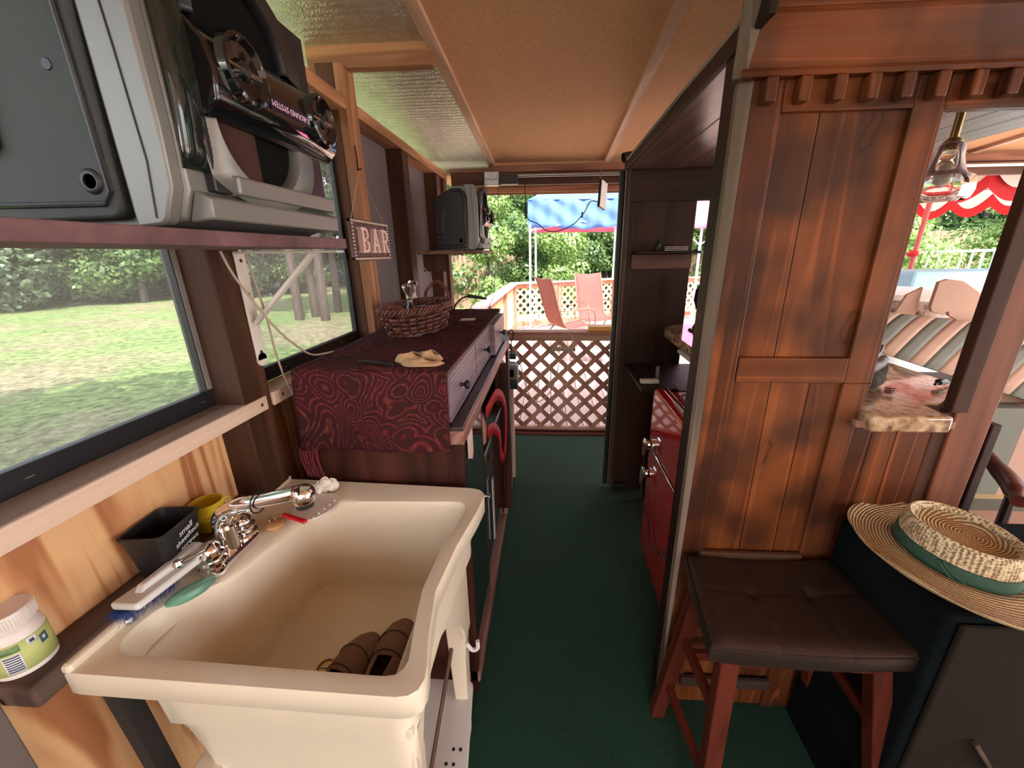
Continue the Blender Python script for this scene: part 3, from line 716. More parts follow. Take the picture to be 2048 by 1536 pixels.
for i in range(9):
    s = i/8; x = -31+s*25; y = 7.5+s*15
    spots.append((x+rnd.uniform(-.5, .5), y+.8+rnd.uniform(-.6, .6), -.3, 2 if i % 3 == 0 else i % 2, rnd.uniform(0, 6), rnd.uniform(.5, .75)))
forest([pa, pb, pc], spots, None)
GT = 'dark trunked trees standing on the lawn'
for x, y, s, w_ in ((-7.35, 11.3, 31, 'leftmost'), (-7.2, 11.9, 32, 'second from left'), (-6.5, 11.2, 33, 'third from left'), (-7.0, 12.9, 34, 'rightmost')):
    tree((x, y, -.3), s, 9, 2.0, M['leaf_dark'], 'slim dark tree trunk on the lawn through the dusty second window, '+w_, GT, 5000, .28, .13, low=.48)
tree((-4.2, .2, -.3), 41, 7.0, 2.6, M['leaf_mid'], 'shade tree over the near lawn beside the shed', None, 1500, .5, .12, low=.5)
# bushes and trees behind the deck
GB = 'mid green trees behind the deck fence'
ta = tree((3.2, 15.5, -.3), 51, 6.2, 2.4, M['leaf_mid'], 'bushy tree rising behind the deck fence', GB, 20000, .19, low=.1)
tb = tree((-2.0, 16.5, -.3), 52, 8.0, 2.8, M['leaf_mid'], 'bushy tree rising behind the deck fence', GB, 20000, .20, low=.05)
forest([ta, tb], [(0.6, 17.0, -.3, 1, 2, 1.05), (6.0, 15.8, -.3, 0, 1, 1), (-5.2, 18, -.3, 1, 4, 1.1), (8.6, 16.2, -.3, 0, 3, 1.05), (11.6, 15.5, -.3, 0, 5, 1.1), (14.4, 15.2, -.3, 1, 5.5, 1), (17.6, 15.0, -.3, 0, .6, 1.2), (1.9, 14.9, -.3, 0, 2.2, .8), (-.6, 14.9, -.3, 0, 3.9, .75), (-3.2, 14.9, -.3, 0, 4.9, .8), (4.9, 14.7, -.3, 0, 5.4, .8)], None)
tree((.35, 11.6, -.3), 61, 2.75, 1.0, M['leaf_light'], 'sunlit pale shrub in front of the fence between the canopy poles', None, 7000, .10, .05, low=.12, name='shrub')
tree((-1.6, 10.4, -.3), 62, 3.6, .85, M['leaf_light'], 'bright green shrub left of the canopy, beside the long deck railing', None, 7000, .10, .05, low=.1, name='shrub')
tree((1.7, 12.9, -.3), 67, 2.9, 1.0, M['leaf_mid'], 'green bush against the fence behind the right patio chair', None, 8000, .10, .05, low=.1, name='shrub')
tree((-.7, 12.6, -.3), 68, 3.4, 1.0, M['leaf_mid'], 'green bush against the fence left of the front canopy pole', None, 8000, .11, .05, low=.1, name='shrub')
tree((3.1, 12.4, -.3), 64, 2.6, 1.1, M['leaf_mid'], 'green bush climbing over the fence right of the patio chairs', None, 8000, .10, .05, low=.2, name='shrub')
tree((8.6, 10.9, -.2), 65, 3.2, 1.25, M['leaf_light'], 'climbing green shrub against the fence below the red scallops', None, 9000, .11, .07, low=.1, name='shrub')
tree((11.0, 10.6, -.2), 66, 3.4, 1.3, M['leaf_light'], 'yellow-green shrub at the right of the scalloped umbrella view', None, 7000, .11, .07, low=.25, name='shrub')
# ============================================================ utility sink
sk = thing('utility_sink', (-.48, .68, 0), 'cream plastic laundry sink on tapered legs with shoes inside, in the foreground', 'sink')
N = 144; cc = (-.46, .66)
outer = rpoly([(-.775, .412, .008), (-.178, .402, .06), (-.203, .50, 0), (-.218, .60, 0), (-.205, .73, 0), (-.182, .85, 0), (-.168, .962, .05), (-.775, .992, .01)], 6)
inner = rpoly([(-.742, .452, .11), (-.222, .438, .075), (-.238, .52, 0), (-.250, .61, 0), (-.243, .72, 0), (-.222, .82, 0), (-.214, .902, .05), (-.612, .885, .03), (-.614, .80, .04), (-.640, .69, .09), (-.660, .60, .06), (-.742, .55, .09)], 6)
floorp = rpoly([(-.655, .49, .05), (-.300, .475, .05), (-.303, .865, .05), (-.645, .865, .05)], 6)
def sc_(poly, k, c=cc): return [(c[0]+(x-c[0])*k, c[1]+(y-c[1])*k) for x, y in poly]
rg = lambda p: ringpoly(p, cc, N, ((-.775, .412), (-.775, .992)))
o_ = rg(outer); i_ = rg(inner); f_ = rg(floorp)
def lp(r, z): return [(x, y, z) for x, y in r]
def mixr(a, b, t): return [(p[0]*(1-t)+q[0]*t, p[1]*(1-t)+q[1]*t) for p, q in zip(a, b)]
body = rg(rpoly([(-.715, .45, .03), (-.225, .445, .04), (-.235, .60, 0), (-.222, .80, 0), (-.21, .925, .04), (-.715, .94, .02)], 4))
bodyb = rg(rpoly([(-.635, .455, .03), (-.232, .45, .04), (-.245, .60, 0), (-.235, .80, 0), (-.235, .90, .04), (-.655, .90, .02)], 4))
rec = rg(rpoly([(-.645, .455, .03), (-.232, .45, .01), (-.232, .474, 0), (-.312, .49, .01), (-.314, .86, .01), (-.30, .90, .02), (-.655, .90, .02)], 3))
rec2 = rg(rpoly([(-.676, .452, .03), (-.228, .447, .01), (-.230, .474, 0), (-.304, .49, .01), (-.306, .86, .01), (-.30, .915, .02), (-.676, .92, .02)], 3))
loops = [lp(rec, .565), lp(rec2, .695), lp([(min(max(p[0], q[0]-.002), p[0]) if p[0] > -.46 else max(p[0], q[0]-.004), p[1]) for p, q in zip(body, rec2)], .702), lp(body, .80), lp(body, .825), lp(sc_(o_, .985), .822), lp(o_, .826), lp(o_, .864), lp(sc_(o_, .992), .871), lp(mixr(o_, i_, .45), .870), lp(mixr(o_, i_, .85), .868), lp(mixr(o_, i_, .96), .8665), lp(i_, .8605),
         lp(mixr(i_, f_, .05), .850), lp(mixr(i_, f_, .35), .80), lp(mixr(i_, f_, .38), .785), lp(mixr(i_, f_, .88), .635), lp(mixr(i_, f_, .97), .610), lp(sc_(f_, .95), .601), lp(sc_(f_, .5), .597), lp(sc_(f_, .05), .594)]
MB().loft(loops, True, True).build('basin', M['sink'], sk, smooth=True, ang=50)
b = MB(); b.box(-.777, .413, .866, -.759, .990, .884); b.build('back_lip', M['sink'], sk, bevel=.006)
DR = (-.507, .635)
MB().lathe([(0, 0), (.019, 0), (.021, .004), (.017, .006), (.015, .002), (0, .0015)], (*DR, .597), n=20).build('drain', M['brass'], sk, smooth=True)
MB().box(DR[0]-.014, DR[1]-.002, .599, DR[0]+.014, DR[1]+.002, .602).build('drain_cross', M['steel'], sk)
for x, y, sx, sy in ((-.262, .865, 1, 1), (-.272, .488, 1, -1), (-.64, .865, -1, 1), (-.64, .475, -1, -1)):
    MB().loft([[(x-.014, y-.02, 0), (x+.014, y-.02, 0), (x+.014, y+.02, 0), (x-.014, y+.02, 0)], [(x-.03, y-.03, .58), (x+.03, y-.03, .58), (x+.03, y+.03, .58), (x-.03, y+.03, .58)]]).build('leg', M['sink'], sk, bevel=.004)
MB().prism([(.90, .72), (.90, .44), (.84, .44), (.825, .50), (.785, .56), (.735, .615), (.68, .68), (.64, .702), (.55, .702), (.51, .67), (.48, .60), (.475, .44), (.45, .44), (.45, .72)], 'x', -.245, -.232).build('front_apron', M['sink'], sk, bevel=.003)
MB().tube(bez([(-.238, .86, .41), (-.222, .86, .385), (-.205, .86, .392), (-.204, .86, .42)], 5), .006, 8).build('hook', M['white'], sk, smooth=True)
MB().tube([(-.275, .86, .43), (-.30, .62, .21)], .006, 8).build('brace_rod', pbr('brown_rod', (.10, .045, .03), .4), sk, smooth=True)
ls = MB(); ls.prism(rpoly([(-.50, .42, .02), (-.18, .42, .02), (-.235, .90, .02), (-.50, .90, .02)], 3), 'z', .185, .20)
ls.build('lower_shelf', M['white'], sk, bevel=.003)
hb = MB()
for r in range(9):
    for c_ in range(2): hb.lathe([(0, 0), (.0045, 0), (.0045, .001), (0, .001)], (-.262+c_*.02-.012*(r % 2)+.006, .44+r*.034, .200), n=8)
tag(hb.build('shelf_holes', M['frame'], sk), kind='stuff')
MB().prism([(.425, .83), (.455, .83), (.47, .45), (.44, .45)], 'x', -.745, -.72).build('drain_hose', M['blackc'], sk)
# screw heads on the back lip
for y in (.508,): MB().lathe([(0, 0), (.009, 0), (.006, .004), (0, .005)], (-.755, y, .876), (1, 0, .35), 12).build('screw', M['steel'], sk, smooth=True)
# ---- faucet
fa = thing('faucet', (-.68, .68, .87), 'chrome two-handle faucet with a long pull-out spout on the sink deck', 'faucet')
pl = rpoly([(-.73, .612, .026), (-.674, .612, .026), (-.674, .752, .026), (-.73, .752, .026)], 5)
MB().loft([[(x, y, .869) for x, y in pl], [(x, y, .884) for x, y in pl], [(-.702+(x+.702)*.85, .682+(y-.682)*.94, .889) for x, y in pl]]).build('base_plate', M['chrome'], fa, smooth=True)
for y in (.636, .728):
    hd = MB().lathe([(.0, .0), (.024, 0), (.025, .008), (.020, .012), (.023, .018), (.0235, .026), (.018, .031), (.020, .036), (.017, .044), (.010, .050), (0, .052)], (-.702, y, .888), n=28).build('handle', M['chrome'], fa, smooth=True)
    q = (-.702, y, .928); e2 = (-.712, y-.058, .938) if y < .68 else (-.735, y+.040, .945)
    MB().tube([q, e2], [.0085, .006], 12).build('lever', M['chrome'], hd, smooth=True)
    MB().lathe([(0, -.009), (.006, -.007), (.009, 0), (.006, .007), (0, .009)], e2, n=16).build('lever_tip', M['chrome'], hd, smooth=True)
MB().tube(bez([(-.702, .682, .885), (-.704, .683, .93), (-.703, .684, .965), (-.670, .688, .990), (-.605, .698, 1.003), (-.545, .708, 1.014)], 7), [.021]*4+[.0205]*6+[.019]*8+[.017]*8+[.0155]*10, 20).build('spout', M['chrome'], fa, smooth=True)
MB().lathe([(0, -.021), (.014, -.019), (.022, -.010), (.0255, .002), (.024, .014), (.018, .022), (0, .026)], (-.530, .711, 1.004), n=28).build('spray_head', M['chrome'], fa, smooth=True)
MB().lathe([(.012, -.024), (.0175, -.024), (.0175, -.018), (.012, -.018)], (-.530, .711, 1.004), n=24).build('nozzle', M['blackc'], fa, smooth=True)
hr = [(-.622+.003*math.cos(a)*.3, .696+.023*math.cos(a), .998+.023*math.sin(a)) for a in [2*PI*k/24 for k in range(24)]]
tag(MB().tube(hr, .0018, 6, True).build('hair_tie', M['blackc'], None, smooth=True), 'thin black hair tie looped around the faucet spout', 'hair tie')
# ---- things around the sink
def ray_bin():
    t = thing('storage_bin', (-.79, .63, .888), 'small black plastic bin with white handwriting, behind the brush', 'bin')
    cx, cy = -.782, .625; a = R(-38)
    def box2(w, d, z): 
        P = rpoly([(-w, -d, .015), (w, -d, .015), (w, d, .015), (-w, d, .015)], 4)
        return [(-.788+x*math.cos(a)-y*math.sin(a), .622+x*math.sin(a)+y*math.cos(a), z) for x, y in P]
    return t, box2
sb, b2 = ray_bin()
def bpoly(w, d, z, cx=-.787, cy=.633, a=R(6)):
    P = rpoly([(-w, -d, .014), (w, -d, .014), (w, d, .014), (-w, d, .014)], 4)
    return [(cx+x*math.cos(a)-y*math.sin(a), cy+x*math.sin(a)+y*math.cos(a), z) for x, y in P]
MB().loft([bpoly(.033, .043, .889), bpoly(.041, .051, .982), bpoly(.044, .054, .984), bpoly(.044, .054, .989), bpoly(.040, .050, .989), bpoly(.032, .042, .895)], True, True).build('bin_body', M['blackpl'], sb, smooth=True, ang=50)
def text(body, size, M4, mat, name, parent, ext=.0004, align='CENTER', off=0, shear=0, sp=1):
    c = bpy.data.curves.new(name, 'FONT'); c.body = body; c.size = size; c.extrude = ext; c.align_x = align; c.align_y = 'CENTER'; c.offset = off; c.shear = shear; c.space_character = sp; c.resolution_u = 3
    tmp = bpy.data.objects.new('tmp', c); C.objects.link(tmp)
    me = bpy.data.meshes.new_from_object(tmp.evaluated_get(bpy.context.evaluated_depsgraph_get()))
    bpy.data.objects.remove(tmp); bpy.data.curves.remove(c)
    me.transform(Matrix.Translation(-wl(parent)) @ M4); me.materials.clear(); me.materials.append(mat)
    o = bpy.data.objects.new(name, me); C.objects.link(o); o.parent = parent; return o
def frame(o, x, y):
    """matrix with text x axis along x, up along y"""
    x = Vector(x).normalized(); y = Vector(y); y = (y-x*y.dot(x)).normalized(); z = x.cross(y)
    m = Matrix((x, y, z)).transposed().to_4x4(); m.translation = Vector(o); return m
text('small', .018, frame((-.7445, .640, .969), (-.1, 1, .12), (.1, -.1, 1)), M['chalk'], 'handwriting', sb, shear=.2)
text('sheetRock', .015, frame((-.7465, .642, .952), (-.1, 1, .14), (.1, -.1, 1)), M['chalk'], 'handwriting', sb, shear=.2)
text('screws', .017, frame((-.7485, .644, .935), (-.1, 1, .10), (.1, -.1, 1)), M['chalk'], 'handwriting', sb, shear=.2)
yc = thing('yellow_cup', (-.80, .752, .888), 'yellow plastic cup with a rim, beside the black bin', 'cup')
MB().lathe([(.026, 0), (.030, .03), (.037, .034), (.038, .042), (.031, .044), (.033, .070), (.0305, .070), (.027, .004), (0, .003)], (-.798, .748, .889), n=32).build('cup_body', M['yellow'], yc, smooth=True)
MB().tube([(-.768+.008*math.sin(a)*0-.001, .770+.012*math.cos(a), .945+.012*math.sin(a)) for a in [2*PI*k/16 for k in range(16)]], .003, 6, True).build('cup_handle', M['yellow'], yc, smooth=True)
# brush
br = thing('scrub_brush', (-.74, .585, .885), 'white-backed scrub brush with blue bristles lying on the sink edge', 'brush')
BA = frame((-.742, .588, .905), (.22, 1, .05), (0, 0, 1)); BA = Matrix.Translation(Vector((-.742, .588, .900))) @ Matrix.Rotation(R(-8), 4, 'Z') @ Matrix.Rotation(R(-10), 4, 'Y')
q = MB(); P = rpoly([(-.034, -.085, .008), (.034, -.085, .008), (.03, .085, .03), (-.03, .085, .03)], 5)
q.prism(P, 'z', .0, .014).xf(BA).build('brush_back', M['white'], br, bevel=.004, smooth=True)
MB().loft([[(-.012, -.06, .013), (.012, -.06, .013), (.012, .07, .013), (-.012, .07, .013)], [(-.009, -.05, .025), (.009, -.05, .025), (.011, .06, .032), (-.011, .06, .032)]]).xf(BA).build('brush_grip', M['white'], br, bevel=.004)
rnd = random.Random(3); bb = MB()
for _ in range(900):
    x = rnd.uniform(-.03, .03); y = rnd.uniform(-.095, -.01); z = rnd.uniform(-.021, -.014); d = Vector((rnd.gauss(0, .006), rnd.gauss(-.006, .006), 0))
    bb.add([(x-.0006, y, .001), (x+.0006, y, .001), (x+d.x, y+d.y, z)], [(0, 1, 2)])
tag(bb.xf(BA).build('bristles', M['blue'], br), kind='stuff')
so_ = MB().lathe([(0, -.011), (.03, -.010), (.041, -.003), (.041, .002), (.030, .008), (0, .010)], (0, 0, 0), n=28, sx=.42, sy=1.0)
so_.xf(Matrix.Translation((-.692, .568, .883)) @ Matrix.Rotation(R(-30), 4, 'Z'))
tag(so_.build('soap_bar', M['soap'], None, smooth=True), 'worn green bar of soap on the sink deck below the faucet', 'soap')
# soap dish, stopper, tissue, razor
sd = thing('soap_tray', (-.60, .85, .872), 'white oval soap tray hanging over the inner corner of the sink', 'tray')
P = rpoly([(-.66, .80, .03), (-.585, .785, .03), (-.545, .85, .03), (-.575, .915, .03), (-.66, .90, .03)], 5)
MB().prism(P, 'z', .872, .880).build('tray_body', M['bottlepl'], sd, bevel=.003, smooth=True)
for k in range(5): MB().lathe([(0, 0), (.002, 0), (.0015, .004), (0, .005)], (-.582+.004*k, .80+.018*k, .880), n=6).build('nub', M['white'], sd)
rz = tag(MB().beam((-.66, .80, .888), (-.585, .775, .888), .012, .008).build('red_clip', M['red'], None, bevel=.003), 'small red plastic piece lying under the faucet head', 'handle')
stp = thing('sink_stopper', (-.672, .775, .87), 'round tan rubber sink stopper with a metal ring', 'stopper')
MB().lathe([(0, 0), (.018, 0), (.021, .005), (.021, .009), (.017, .011), (0, .011)], (-.668, .778, .871), n=24).build('disc', M['rubber'], stp, smooth=True)
MB().tube([(-.672+.009*math.cos(a), .778, .889+.009*math.sin(a)) for a in [2*PI*k/16 for k in range(16)]], .0015, 6, True).build('ring', M['brass'], stp, smooth=True)
ti = MB(); rnd = random.Random(8)
for k, (x, y, z, r) in enumerate(((-.628, .917, .892, .017), (-.600, .925, .896, .016), (-.61, .915, .91, .013), (-.645, .92, .884, .012))):
    ti.grid(lambda u, v: (x+r*(1+.35*math.sin(u*19+k))*math.cos(u*6.283)*math.sin(v*3.14), y+r*(1+.3*math.sin(v*13))*math.sin(u*6.283)*math.sin(v*3.14), z+r*math.cos(v*3.14)*(1+.3*math.sin(u*25))), 14, 8)
tag(ti.build('crumpled_tissue', M['tissue'], None, smooth=True), 'crumpled beige tissue on the far corner of the sink', 'tissue')
# pill bottle with lime label
pb_ = thing('pill_bottle', (-.804, .425, .888), 'white pill bottle with a lime green label on the ledge', 'bottle')
bc = (-.812, .420, .8885)
MB().lathe([(0, 0), (.034, 0), (.038, .004), (.038, .078), (.034, .090), (.029, .094), (.029, .097), (0, .097)], bc, n=40).build('bottle_body', M['jar'], pb_, smooth=True)
MB().lathe([(0, .094), (.034, .094), (.035, .097), (.035, .120), (.033, .123), (0, .122)], bc, n=40).build('cap', M['jar'], pb_, smooth=True)
rb = MB()
for k in range(60):
    a = 2*PI*k/60; rb.tube([(bc[0]+.0352*math.cos(a), bc[1]+.0352*math.sin(a), bc[2]+.098), (bc[0]+.0352*math.cos(a), bc[1]+.0352*math.sin(a), bc[2]+.119)], .0007, 4)
tag(rb.build('cap_ribs', M['jar'], pb_), kind='stuff')
def cyl_patch(a0, a1, z0, z1, r, mat, name, par, n=16):
    b = MB(); b.grid(lambda u, v: (bc[0]+r*math.cos(R(a0+(a1-a0)*u)), bc[1]+r*math.sin(R(a0+(a1-a0)*u)), bc[2]+z0+(z1-z0)*v), n, 1)
    return b.build(name, mat, par, smooth=True, solid=.0004)
lb = cyl_patch(-190, 60, .012, .072, .0385, M['lime'], 'label', pb_, 40)
cyl_patch(-66, -30, .055, .068, .0389, M['dgreen'], 'fine_print', lb)
cyl_patch(-66, -32, .014, .052, .0389, M['white'], 'barcode_panel', lb)
for k in range(7): cyl_patch(-62, -35, .018+.0048*k, .0205+.0048*k, .0392, M['ink'], 'barcode_line', lb)
cyl_patch(-16, 2, .056, .070, .0389, M['white'], 'badge', lb); cyl_patch(-12, -3, .060, .066, .0392, M['ink'], 'badge_mark', lb)
cyl_patch(6, 24, .044, .062, .0389, pbr('teal_ink', (.05, .13, .17), .5), 'round_mark', lb); cyl_patch(12, 18, .050, .057, .0392, M['white'], 'star', lb)
pb_.scale = (.88, .88, .88); pb_.location = (-.818, .420, .8885)
# ---- shoes in the basin
def shoe(loc, rz, label):
    t = thing('slip_on_shoe', loc, label, 'shoe', 'slip-on shoes inside the sink')
    Mx = Matrix.Translation(loc) @ Matrix.Rotation(rz, 4, 'Z') @ Matrix.Diagonal((.95, .9, .95, 1))
    st_ = [(-.13, .026, .045), (-.125, .033, .055), (-.09, .035, .060), (-.04, .036, .056), (.0, .040, .052), (.04, .044, .050), (.08, .044, .042), (.11, .036, .032), (.128, .020, .022), (.134, .006, .014)]
    def ring(y, w, h, op):
        out = []
        for k in range(20):
            a = R(-200+k*220/19)  # open arch
            out.append((w*math.cos(a), y, max(0, h*.35+h*.65*math.sin(a))))
        return out
    up = MB(); loops = []
    for y, w, h in st_:
        L = []
        for k in range(21):
            a = PI*k/20; x = w*math.cos(a); z = h*math.sin(a)**.75
            L.append((x, y, z))
        loops.append(L)
    # upper toe (closed) from index 4, sides from 0..4 open in the middle
    up.loft(loops[4:], False, False, closed=False)
    for side in (0, 1):
        seg = [l[:8] if side == 0 else l[13:] for l in loops[:5]]
        up.loft(seg, False, False, closed=False)
    up.xf(Mx).build('upper', M['shoe'], t, smooth=True, solid=.003)
    MB().loft([[(w*1.04*math.cos(a), y*1.01, zz) for a in (0, PI) for zz in ([-.006, .008] if a == 0 else [.008, -.006])] for y, w, h in st_]).xf(Mx).build('sole', pbr('shoe_sole', (.30, .22, .17), .8), t)
    MB().loft([[(w*.9*math.cos(PI*k/10), y, .0095) for k in range(11)] for y, w, h in st_[:7]], False, False, closed=False).xf(Mx).build('insole', M['shoein'], t)
    MB().loft([[(w*.96*math.cos(PI*k/14), y, h*.97*math.sin(PI*k/14)) for k in range(15)] for y, w, h in [(-.132, .027, .044), (-.118, .034, .056)]], False, False, closed=False).xf(Mx).build('heel', M['shoe'], t, smooth=True, solid=.002)
    MB().tube([Mx @ Vector((.0452*math.cos(PI*k/12)*1.01, .045+.02*math.sin(PI*k/12), .052*math.sin(PI*k/12)**.75+.001)) for k in range(13)], .0016, 6).build('seam', M['shoein'], t)
    MB().tube([Mx @ Vector((.042*math.cos(PI*k/12), .0+.012*math.sin(PI*k/12), .0535*math.sin(PI*k/12)**.75)) for k in range(13)], .002, 6).build('collar', M['shoein'], t)
    return t
shoe((-.358, .626, .612), R(-2), 'taupe slip-on shoe on the right, nearest the sink front wall')
shoe((-.446, .588, .612), R(-14), 'taupe slip-on shoe on the left, next to the drain')
# ============================================================ credenza
cd = thing('credenza', (-.48, 1.6, 0), 'dark walnut media credenza with drawers under a paisley runner', 'cabinet')
wz, wy = walnut('z'), walnut('y')
BX('side_panel', (-.70, 1.002, .04, -.262, 1.022, 1.03), wz, cd)
BX('side_panel', (-.70, 2.27, .04, -.262, 2.29, 1.03), wz, cd)
BX('back_panel', (-.705, 1.002, .04, -.695, 2.29, 1.03), wz, cd)
BX('plinth', (-.69, 1.005, 0, -.262, 2.285, .06), wy, cd)
BX('front_post', (-.272, 1.0, .0, -.242, 1.032, .99), wz, cd)
BX('front_post', (-.272, 2.255, .0, -.242, 2.29, .99), wz, cd)
BX('face_rail', (-.282, 1.0, .985, -.238, 2.29, 1.028), wood('rail_worn', (.17, .075, .055), (.40, .20, .15), 'y', .35), cd)
BX('face_rail_top', (-.32, 1.0, 1.028, -.240, 2.29, 1.04), M['gloss'] if 0 else pbr('satin_dark_top', (.05, .03, .035), .25), cd)
BX('base_rail', (-.275, 1.0, .05, -.236, 2.29, .10), wood('rail_worn', (.1,.1,.1), (.1,.1,.1), 'y'), cd)
BX('middle_post', (-.275, 1.345, .10, -.25, 1.365, .985), wz, cd)
BX('middle_post', (-.275, 1.90, .10, -.25, 1.93, .985), wz, cd)
BX('shelf_board', (-.69, 1.365, .735, -.25, 1.90, .755), wy, cd)
BX('shelf_edge', (-.25, 1.365, .735, -.246, 1.90, .757), M['steel'], cd)
BX('lower_front', (-.27, 1.365, .10, -.255, 1.90, .735), pbr('mirror_dark_panel', (.06, .035, .03), .12, coat=.4), cd)
dr = BX('glass_door', (-.262, 1.034, .10, -.250, 1.342, .985), M['doorglass'], cd)
MB().lathe([(0, 0), (.007, 0), (.005, .014), (.011, .018), (.011, .024), (0, .026)], (-.25, 1.325, .60), (1, 0, 0), 16).build('knob', M['steel'], dr, smooth=True)
dr2 = BX('glass_door', (-.262, 1.932, .10, -.250, 2.25, .985), M['doorglass'], cd)
MB().lathe([(0, 0), (.007, 0), (.005, .014), (.011, .018), (.011, .024), (0, .026)], (-.25, 2.0, .80), (1, 0, 0), 16).build('knob', M['steel'], dr2, smooth=True)
BX('open_door_edge', (-.25, 1.915, .12, -.205, 1.925, .975), wz, cd)
# drawer box on top
BX('hutch_side', (-.69, 1.003, 1.04, -.285, 1.02, 1.192), wz, cd)
BX('hutch_back', (-.70, 1.003, 1.04, -.69, 2.2, 1.192), wz, cd)
BX('hutch_side', (-.69, 2.18, 1.04, -.285, 2.2, 1.192), wz, cd)
BX('hutch_top', (-.70, 1.0, 1.192, -.272, 2.2, 1.2), wy, cd)
dm = wood('drawer_front', (.15, .105, .13), (.28, .21, .25), 'y', .35)
for k, (a, b_, xx) in enumerate(((1.02, 1.415, 0), (1.42, 1.80, 0), (1.80, 2.185, .022))):
    d_ = BX('drawer', (-.30, a, 1.045, -.274+xx, b_, 1.188), dm, cd, bevel=.002)
    if k < 2:
        for j in range(10):
            z = 1.052+j*.0135
            MB().box(-.274+xx, a+.004, z, -.2725+xx, b_-.004, z+.009).build('reed', dm, d_)
    ym = (a+b_)/2 - (.0 if k else .07)
    kn = MB().lathe([(0, 0), (.006, 0), (.005, .012), (.013, .018), (.015, .024), (.011, .030), (0, .032)], (-.274+xx, ym, 1.118), (1, 0, 0), 20).build('knob', M['blackpl'], d_, smooth=True)
# runner cloth
def cloth_fn(u, v):
    # v: 0 hangs at near side bottom .. 1 far end ; u across x
    x = -.70+.428*u; s = v*1.46-.235
    if s < 0:
        z = 1.2025+s; y = .994-.006*math.sin(min(1, -s*10)*PI/2)+.008*math.sin(u*9+s*5)*min(1, -s*8); x2 = x + .012*math.sin(s*9)*(-s*2)
        return (x2, y, z+.001)
    w = .0035*max(0, math.sin(s*21+u*7))*math.sin(u*PI)+.002*math.sin(u*19+s*33)
    return (x, .994+s, 1.2045+max(0, w))
cl = MB().grid(cloth_fn, 48, 120).build('runner_cloth', M['paisley'], None, smooth=True, solid=.003)
tag(cl, 'dark red paisley runner draped over the credenza top and side', 'cloth')
for k in range(9):
    x = -.712+.006*k
    MB().tube(bez([(x, .985, .975), (x+.004*math.sin(k*2), .982, .94), (x+.006*math.sin(k*3)+.01, .984, .885)], 4), .003, 5).build('tassel_strand', M['redfab'] if 0 else pbr('maroon_fringe', (.14, .015, .025), .9), cl)
MB().lathe([(0, -.02), (.012, -.012), (.016, 0), (.012, .014), (0, .02)], (-.688, .985, .99), (0, 0, 1), 12).build('tassel_knot', M['paisley'], cl, smooth=True)
# hanging red strap bag, note, cream board
sg = tag(MB().tube(bez([(-.235, 1.44, .93), (-.215, 1.60, .95), (-.205, 1.72, .83), (-.212, 1.74, .62), (-.222, 1.66, .60), (-.222, 1.62, .72), (-.23, 1.52, .80), (-.238, 1.45, .82)], 7), .0, 4).build('tmp', M['redfab'], None), 'x', 'y'); bpy.data.objects.remove(sg)
path = bez([(-.240, 1.40, .92), (-.222, 1.58, .93), (-.208, 1.72, .84), (-.208, 1.76, .70), (-.214, 1.73, .565), (-.222, 1.66, .60), (-.222, 1.62, .72), (-.232, 1.52, .80), (-.240, 1.42, .83)], 6)
b = MB(); L = []
for i, p in enumerate(path):
    d = (path[min(i+1, len(path)-1)]-path[max(i-1, 0)]).normalized(); nrm = Vector((1, 0, 0)).cross(d).normalized(); w_ = .024
    L.append([p+nrm*w_, p-nrm*w_])
b.loft(L, False, False, closed=False)
bgr = b.build('red_strap', M['redfab'], None, smooth=True, solid=.004); tag(bgr, 'red fabric strap dangling from the open middle of the credenza', 'strap')
bag = MB().loft([[(-.30+.05*math.cos(a)*s, 1.43+.05*math.sin(a)*s, z) for a in [2*PI*k/14 for k in range(14)]] for s, z in ((.5, .757), (1, .78), (1.1, .84), (.8, .90), (.3, .93))]).build('cloth_bundle', M['tancanvas'], None, smooth=True)
tag(bag, 'beige cloth bundle on the middle shelf of the credenza above the red strap', 'bundle')
nt_ = tag(MB().prism([(1.075, .98), (1.15, .985), (1.15, .89), (1.13, .87), (1.10, .89), (1.075, .90)], 'x', -.246, -.2445).build('paper_note', M['pinkwhite'], None), 'small whitish label stuck on the near glass door of the credenza', 'note')
tag(MB().box(-.247, 1.50, .25, -.243, 1.53, .56).build('white_stick', M['white'], None), 'narrow white strip hanging below the red strap', 'strip')
# narrow dark pieces and cream board past the credenza
t = thing('leaning_board', (-.25, 2.5, 0), 'cream board standing past the far end of the credenza', 'board')
BX('board', (-.40, 2.44, .0, -.232, 2.462, .66), palepine('z'), t)
t = thing('tall_rack', (-.3, 2.36, 0), 'narrow dark frame between the credenza and the cream board', 'rack')
BX('upright', (-.275, 2.305, 0, -.245, 2.33, 1.06), M['frame'], t); BX('upright', (-.275, 2.38, 0, -.25, 2.41, 1.02), M['frame'], t)
BX('crosspiece', (-.275, 2.33, .4, -.25, 2.38, .43), M['frame'], t)
rd = thing('radio', (-.30, 2.5, .66), 'small silver and black radio on top of the cream board', 'radio')
BX('case', (-.36, 2.42, .662, -.205, 2.50, .72), M['blackpl'], rd, bevel=.006)
BX('silver_top', (-.35, 2.425, .72, -.20, 2.50, .82), M['silver'], rd, bevel=.012, seg=3)
BX('display', (-.30, 2.42, .745, -.225, 2.4255, .795), M['gloss'], rd)
